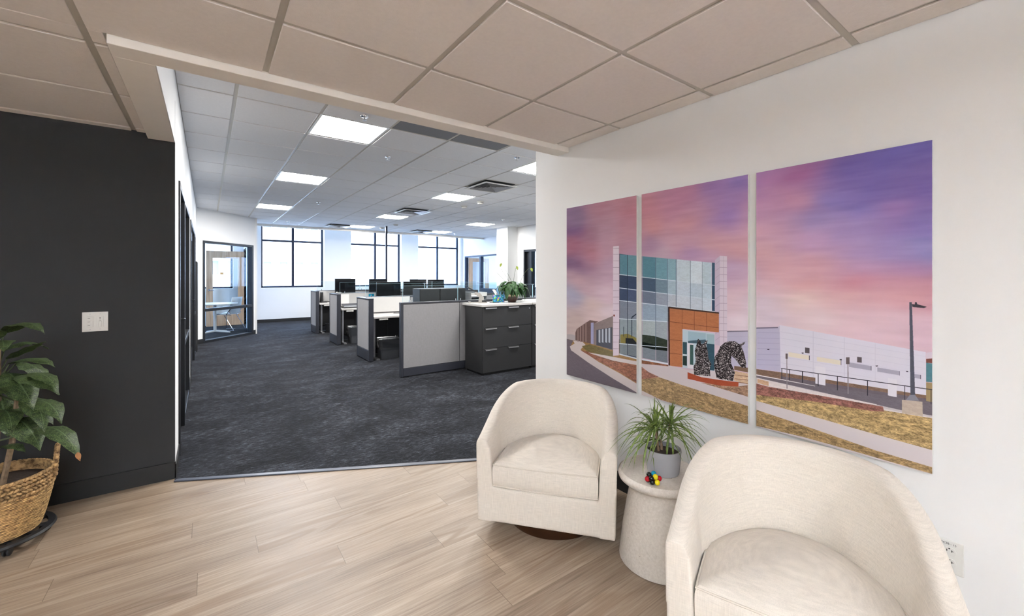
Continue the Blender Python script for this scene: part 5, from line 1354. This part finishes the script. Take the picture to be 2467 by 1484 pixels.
for k in range(5): MB().box(-.15, .15, -.12, .12, .06+.07*k, .066+.07*k).box(-.15, .15, .115, .12, .06+.07*k, .10+.07*k).build('tray', 'trim_gray' if k % 2 else 'worktop', t)
MB().box(-.15, -.145, -.12, .12, 0, .40).box(.145, .15, -.12, .12, 0, .40).build('side', 'worktop', t)
t = thing('task_chair', 'blue backed task chair half hidden behind the tissue box', 'office chair', (4.50, 6.72, .004))
MB().lathe([(.03, .06), (.03, .44)], 12).build('column', 'black', t)
m = MB()
for k in range(5):
    a = k*2*PI/5; m.tube([(0, 0, .10), (.28*math.cos(a), .28*math.sin(a), .055)], [.022, .014], 8)
m.build('star_base', 'black', t, smooth=True)
m = MB()
for k in range(5): a = k*2*PI/5; m.sphere((.28*math.cos(a), .28*math.sin(a), .03), .03, 12, 8, (1, 1, 1))
m.build('caster', 'black', t, smooth=True)
MB().box(-.24, .24, -.24, .24, .44, .52).build('seat', 'bluefab', t, bevel=.03, seg=4)
m = MB(); nb = 10
for i in range(nb+1):
    for k in range(7): a = (i/nb-.5)*1.3; m.v.append((.26*math.sin(a)*(1-.12*(k/6)**2), -.30+.30*(1-math.cos(a)), .60+.60*k/6))
for i in range(nb):
    for k in range(6): o = i*7+k; m.f.append((o, o+7, o+8, o+1))
bk = m.build('backrest', 'bluefab', t, smooth=True); sl = bk.modifiers.new('thick', 'SOLIDIFY'); sl.thickness = .03
MB().box(-.03, .03, -.29, -.22, .46, .75).build('back_post', 'black', t)
# papers and small desk things
tag(MB().box(2.30, 2.48, 9.4135, 9.4150, .80, 1.00).build('pinned_paper', 'paper'), 'white printed sheet on the white fascia behind the dark laptop', 'paper')
m = MB()
tag(MB().box(2.90, 3.02, 9.412, 9.4150, .93, .995).build('blue_notice', 'teal'), 'small blue notice at the right end of the white fascia', 'paper')
t = thing('laptop', 'dark laptop half open on the middle desk', 'laptop', (2.44, 9.10, .7303))
MB().box(-.17, .17, -.12, .12, 0, .016).build('base', 'black', t, bevel=.003); MB().box(-.17, .17, 0, .24, 0, .008, Matrix.Translation((0, -.12, .018)) @ Matrix.Rotation(R(14), 4, 'X')).build('lid', 'trim_gray', t, bevel=.002)
t = thing('desk_phone', 'black desk phone against the fascia of the desk nearest the windows', 'telephone', (2.36, 11.30, .7303))
MB().box(-.07, .07, -.09, .09, 0, .03).build('base', 'black', t, bevel=.005); MB().box(-.065, -.02, -.085, .085, .03, .26).build('handset', 'black', t, bevel=.008)
tag(MB().tube([(2.95, 7.37, .742), (2.80, 7.30, .736), (2.70, 7.32, .736), (2.66, 7.22, .736), (2.80, 7.12, .736), (2.98, 7.18, .736)], .004, 6).build('black_cable', 'black', None, True), 'black cable coiled on the nearest desk by the partition edge', 'cable')
# ------------------------------------------------------------------ lateral file cabinets
def cabinet(label, x0, left=True):
    t = thing('file_cabinet', label, 'file cabinet', (x0, 4.94, .004), 0, 'charcoal lateral file cabinets'); w_ = .868; D_ = .49
    MB().box(0, w_, .020, D_, .028, .957).build('carcass', 'cab', t, bevel=.002)
    MB().box(.02, w_-.02, .05, D_-.02, 0, .028).build('plinth', 'cabdark', t)
    MB().box(-.018 if left else .002, w_-.001, -.018, D_+.055, .9575, .990).build('worktop', 'worktop', t, bevel=.003)
    zt = [.953, .665, .372, .034]
    for k in range(3):
        d = MB().box(.003, w_-.003, 0, .0195, zt[k+1]+.003, zt[k]-.002).build('drawer', 'cab', t, bevel=.0015)
        for hx in (.035, .425):
            MB().box(hx, hx+.185, -.026, .002, zt[k]-.012, zt[k]-.005).box(hx, hx+.185, -.026, -.022, zt[k]-.024, zt[k]-.005).build('handle', 'metal', d, bevel=.001)
        if k == 0:
            b0 = MB().lathe([(.008, -.002), (.008, .001)], 16)
            for q in range(len(b0.v)): x, y, z = b0.v[q]; b0.v[q] = (w_-.045+x, z, zt[0]-.045+y)
            b0.build('lock', 'metal', d)
    return t
cabinet('charcoal three drawer file cabinet with a plant on its white top', 3.087)
cabinet('charcoal file cabinet mostly hidden behind the white wall', 3.963, False)
ZT = .9945
# heavy stapler
t = thing('stapler', 'large grey heavy-duty stapler with raised black handle on the cabinet top', 'stapler', (3.23, 5.29, ZT), R(-22))
MB().box(-.15, .13, -.022, .022, 0, .014).box(-.15, -.11, -.026, .026, 0, .022).build('base', 'stapler', t, bevel=.004)
MB().poly([(.0, -.012, .014), (.075, -.012, .014), (.082, -.012, .085), (.02, -.012, .15), (-.05, -.012, .165), (-.055, -.012, .13), (.01, -.012, .085)], (0, .024, 0)).build('arm', 'stapler', t, bevel=.003)
MB().box(-.13, .02, -.011, .011, -.009, .009, Matrix.Translation((-.045, 0, .172)) @ Matrix.Rotation(R(27), 4, 'Y')).build('handle', 'black', t, bevel=.004)
MB().box(.05, .12, -.014, .014, .012, .04, Matrix.Rotation(R(0), 4, 'Y')).build('magazine', 'black', t, bevel=.003)
t = tag(MB().tube([(3.36, 5.19, ZT+.006), (3.50, 5.14, ZT+.006)], .0055, 8).build('marker_pen', 'black', None, True), 'dark marker pen lying between the stapler and the tissue box', 'pen')
# tissue box
t = thing('tissue_box', 'blue and green patterned tissue box on the cabinet top', 'tissue box', (3.585, 5.29, ZT), R(-33))
MB().box(-.088, .088, -.055, .055, 0, .112).build('carton', 'tissue', t, bevel=.002)
m = MB(); 
for i in range(7):
    for k in range(5): a = i/6; m.v.append((-.02-.055*(k/4)+(a-.5)*.05, (a-.5)*.06+.008*math.sin(i*2), .108+.085*(k/4)+.006*math.cos(i*1.7)))
for i in range(6):
    for k in range(4): o = i*5+k; m.f.append((o, o+5, o+6, o+1))
m.build('tissue', 'paper', t, smooth=True)
# peace lily
LP = (3.765, 5.185, ZT)
t = thing('peace_lily', 'bushy peace lily in a brown and cream pot on the cabinet top', 'potted plant', LP)
MB().lathe([(.052, 0), (.058, .004), (.086, .045), (.098, .085), (.099, .09)], 40, cap1=False).build('pot', 'pot_brown', t, smooth=True)
MB().lathe([(.0985, .089), (.101, .10), (.099, .118), (.094, .118), (.090, .095)], 40, cap0=False, cap1=False).build('pot_rim', 'pot_cream', t, smooth=True)
MB().lathe([(.091, .098), (.04, .105), (.001, .106)], 24, cap0=False, cap1=False).build('soil', 'soil', t, smooth=True)
rnd = random.Random(21); ste = MB()
for k in range(70):
    a = rnd.uniform(0, 2*PI); sp_ = rnd.uniform(.15, 1)**.6; low = k % 3 == 0
    h_ = Vector((math.cos(a), math.sin(a)*.8, 0)); b0 = Vector((rnd.uniform(-.03, .03), rnd.uniform(-.03, .03), .10))
    rr = .05+.12*sp_; hz = (.15 if low else .22)+.10*(1-sp_)+rnd.uniform(-.02, .04)
    p0 = b0+h_*rr+Vector((0, 0, hz-.10)); ln = rnd.uniform(.15, .21)
    p1 = p0+h_*ln*.50+Vector((0, 0, .05)); p2 = p0+h_*ln*.60-Vector((0, 0, ln*rnd.uniform(.35, .95)))
    p2.z = max(p2.z, .03); p1.y = min(p1.y, 5.505-LP[1]); p2.y = min(p2.y, 5.505-LP[1]); p0.y = min(p0.y, 5.49-LP[1])
    lo = MB().leaf(p0, p1, p2, rnd.uniform(.062, .090), n=9, fold=.3, wave=.02, rnd=rnd).build('leaf', 'lily', t, smooth=True)
    ste.tube([b0, (b0+p0)/2+Vector((0, 0, .02)), p0], [.0028, .0024, .002], 5)
ste.build('petiole', 'stem', t, smooth=True)
dd = 6.40
def cp_(px, py, d=dd):                         # a point of the plant at distance d in front of the viewing place
    l_ = (px-1233.5)/1010.8*d; z = 1.3906-(py-665.17)/1010.8*d
    return Vector((l_*.8091+d*.5877-LP[0], d*.8091-l_*.5877-LP[1], z-LP[2]))
for (bx, mx_, my_, tx, ty, kind) in ((1238, 1222, 655, 1208, 634, 'a'), (1232, 1222, 668, 1207, 649, 's'), (1228, 1212, 672, 1197, 657, 'c'), (1236, 1238, 662, 1244, 641, 'b'), (1250, 1262, 650, 1279, 645, 'd')):
    b0 = cp_(bx, 690); m_ = cp_(mx_, my_); e_ = cp_(tx, ty)
    f_ = thing('flower_stalk', None, None, (0, 0, 0)); f_.parent = t; del_ = None
    pts = [b0*(1-q)**2+m_*2*q*(1-q)+e_*q*q for q in [k/10 for k in range(11)]]
    fo = MB().tube(pts, .0026, 5).build('stalk', 'stem', t, smooth=True); bpy.data.objects.remove(f_)
    d_ = Vector((.0, -.0, -.062)) if kind != 'c' else Vector((-.04, 0, -.012))
    side = cr*(-.014 if kind in 'asc' else .014)
    MB().leaf(e_, e_+side+d_*.5, e_+side*1.6+d_, .034 if kind != 's' else .06, up=cf, n=8, fold=.2).build('bract', 'spathe' if kind in 'sc' else ('yellow' if kind == 'a' else 'bract') if kind != 'a' else 'bract', fo, smooth=True)
# paper stack at the wall edge
t = thing('paper_stack', 'stack of white papers on the cabinet top beside the wall edge', 'papers', (4.22, 5.25, ZT), R(4))
for k in range(3): MB().box(-.15+.006*k, .15+.004*k, -.11, .11-.005*k, .008*k, .008*k+.0075).build('sheets', 'paper', t)
# tall dark panel at the end of the corridor wall
t = thing('tall_cabinet', 'tall narrow dark cabinet against the corridor wall before the meeting room', 'cabinet', (XL+.0005, 9.62, .004))
MB().box(0, .030, 0, .36, 0, 1.655).build('carcass', 'cab', t, bevel=.003); MB().box(.030, .034, .01, .35, .02, 1.64).build('door', 'cabdark', t, bevel=.001)

# ------------------------------------------------------------------ meeting room
t = thing('door_3', 'light oak meeting room door with a glass lite, standing open', None, (.855, 14.335, .006), math.atan2(14.19-14.335, -.03-.855)); struct(t)
m = MB(); dW, dH = .895, 2.085
m.box(0, .15, -.022, .022, 0, dH).box(dW-.15, dW, -.022, .022, 0, dH).box(.15, dW-.15, -.022, .022, dH-.20, dH).box(.15, dW-.15, -.022, .022, 0, .30)
m.build('door_leaf', 'oak', t, bevel=.002)
MB().box(.15, dW-.15, -.004, .004, .30, dH-.20).build('door_glass', 'glass', t)
MB().tube([(dW-.07, .022, 1.0), (dW-.07, .07, 1.0), (dW-.17, .072, 1.0)], .010, 10).lathe([(.028, 0), (.028, .006)], 20, (0, 0, 0)).build('handle', 'chrome', t, smooth=True)
h_ = [c_ for c_ in children(t) if c_.name.startswith('handle')][0]
for v in h_.data.vertices[-40:]: x, y, z = v.co; v.co = (dW-.07+x, .022+z, 1.0+y)
struct(MB().box(.85, .975, 13.36, 13.40, 0, 2.16).box(.85, .975, 14.32, 14.36, 0, 2.16).box(.85, .975, 13.40, 14.32, 2.12, 2.16).build('trim_5', 'frame_blue'))
t = thing('meeting_table', 'white pedestal table behind the meeting room glass', 'table', (.15, 12.50, .004))
MB().lathe([(.46, .700), (.47, .706), (.47, .722), (.465, .726)], 56).build('tabletop', 'white', t, smooth=True)
MB().lathe([(.032, .04), (.032, .70)], 20).build('column', 'white', t, smooth=True)
for a in (R(-28), R(118), R(-150), R(45)):
    MB().tube([(0, 0, .055), (.34*math.cos(a), .34*math.sin(a), .018)], [.026, .016], 8).build('leg', 'white', t, smooth=True)
t = thing('shell_chair', 'white plastic chair with chrome sled legs in the meeting room', 'chair', (.43, 13.06, .004), math.atan2(.588, -.809))
m = MB()
for i in range(9):                              # x forward, seat then back rising
    x = .23-.44*i/8; z = .42-.012*math.sin(i/8*PI)-(0.028 if i == 0 else 0)
    for k in range(7): yv = (k/6-.5)*.44; m.v.append((x, yv, z+.02*abs(k/3-1)**2))
for i in range(1, 9):
    x = -.21-.09*i/8; z = .42+.43*i/8
    for k in range(7): yv = (k/6-.5)*(.44-.03*i/8); m.v.append((x+.05*abs(k/3-1)**2, yv, z))
for i in range(16):
    for k in range(6): o = i*7+k; m.f.append((o, o+7, o+8, o+1))
s_ = m.build('shell', 'white', t, smooth=True); sl = s_.modifiers.new('thick', 'SOLIDIFY'); sl.thickness = .012
for sgn in (-1, 1):
    y = .23*sgn; m = MB().tube([(-.20, y*.8, .40), (-.06, y, .40), (-.30, y, .015), (.20, y, .012), (.17, y*.9, .39)], .009, 8); m.tube([(-.22, y, .56), (-.02, y*1.02, .62), (.06, y*1.02, .60)], .009, 8); m.tube([(-.22, y, .56), (-.10, y, .40)], .009, 8)
    m.build('leg', 'chrome', t, smooth=True)
tag(MB().box(.30, .38, 14.684, 14.6885, 1.435, 1.50).build('orange_note', 'orange_note'), 'small orange note stuck on the meeting room window', 'note')
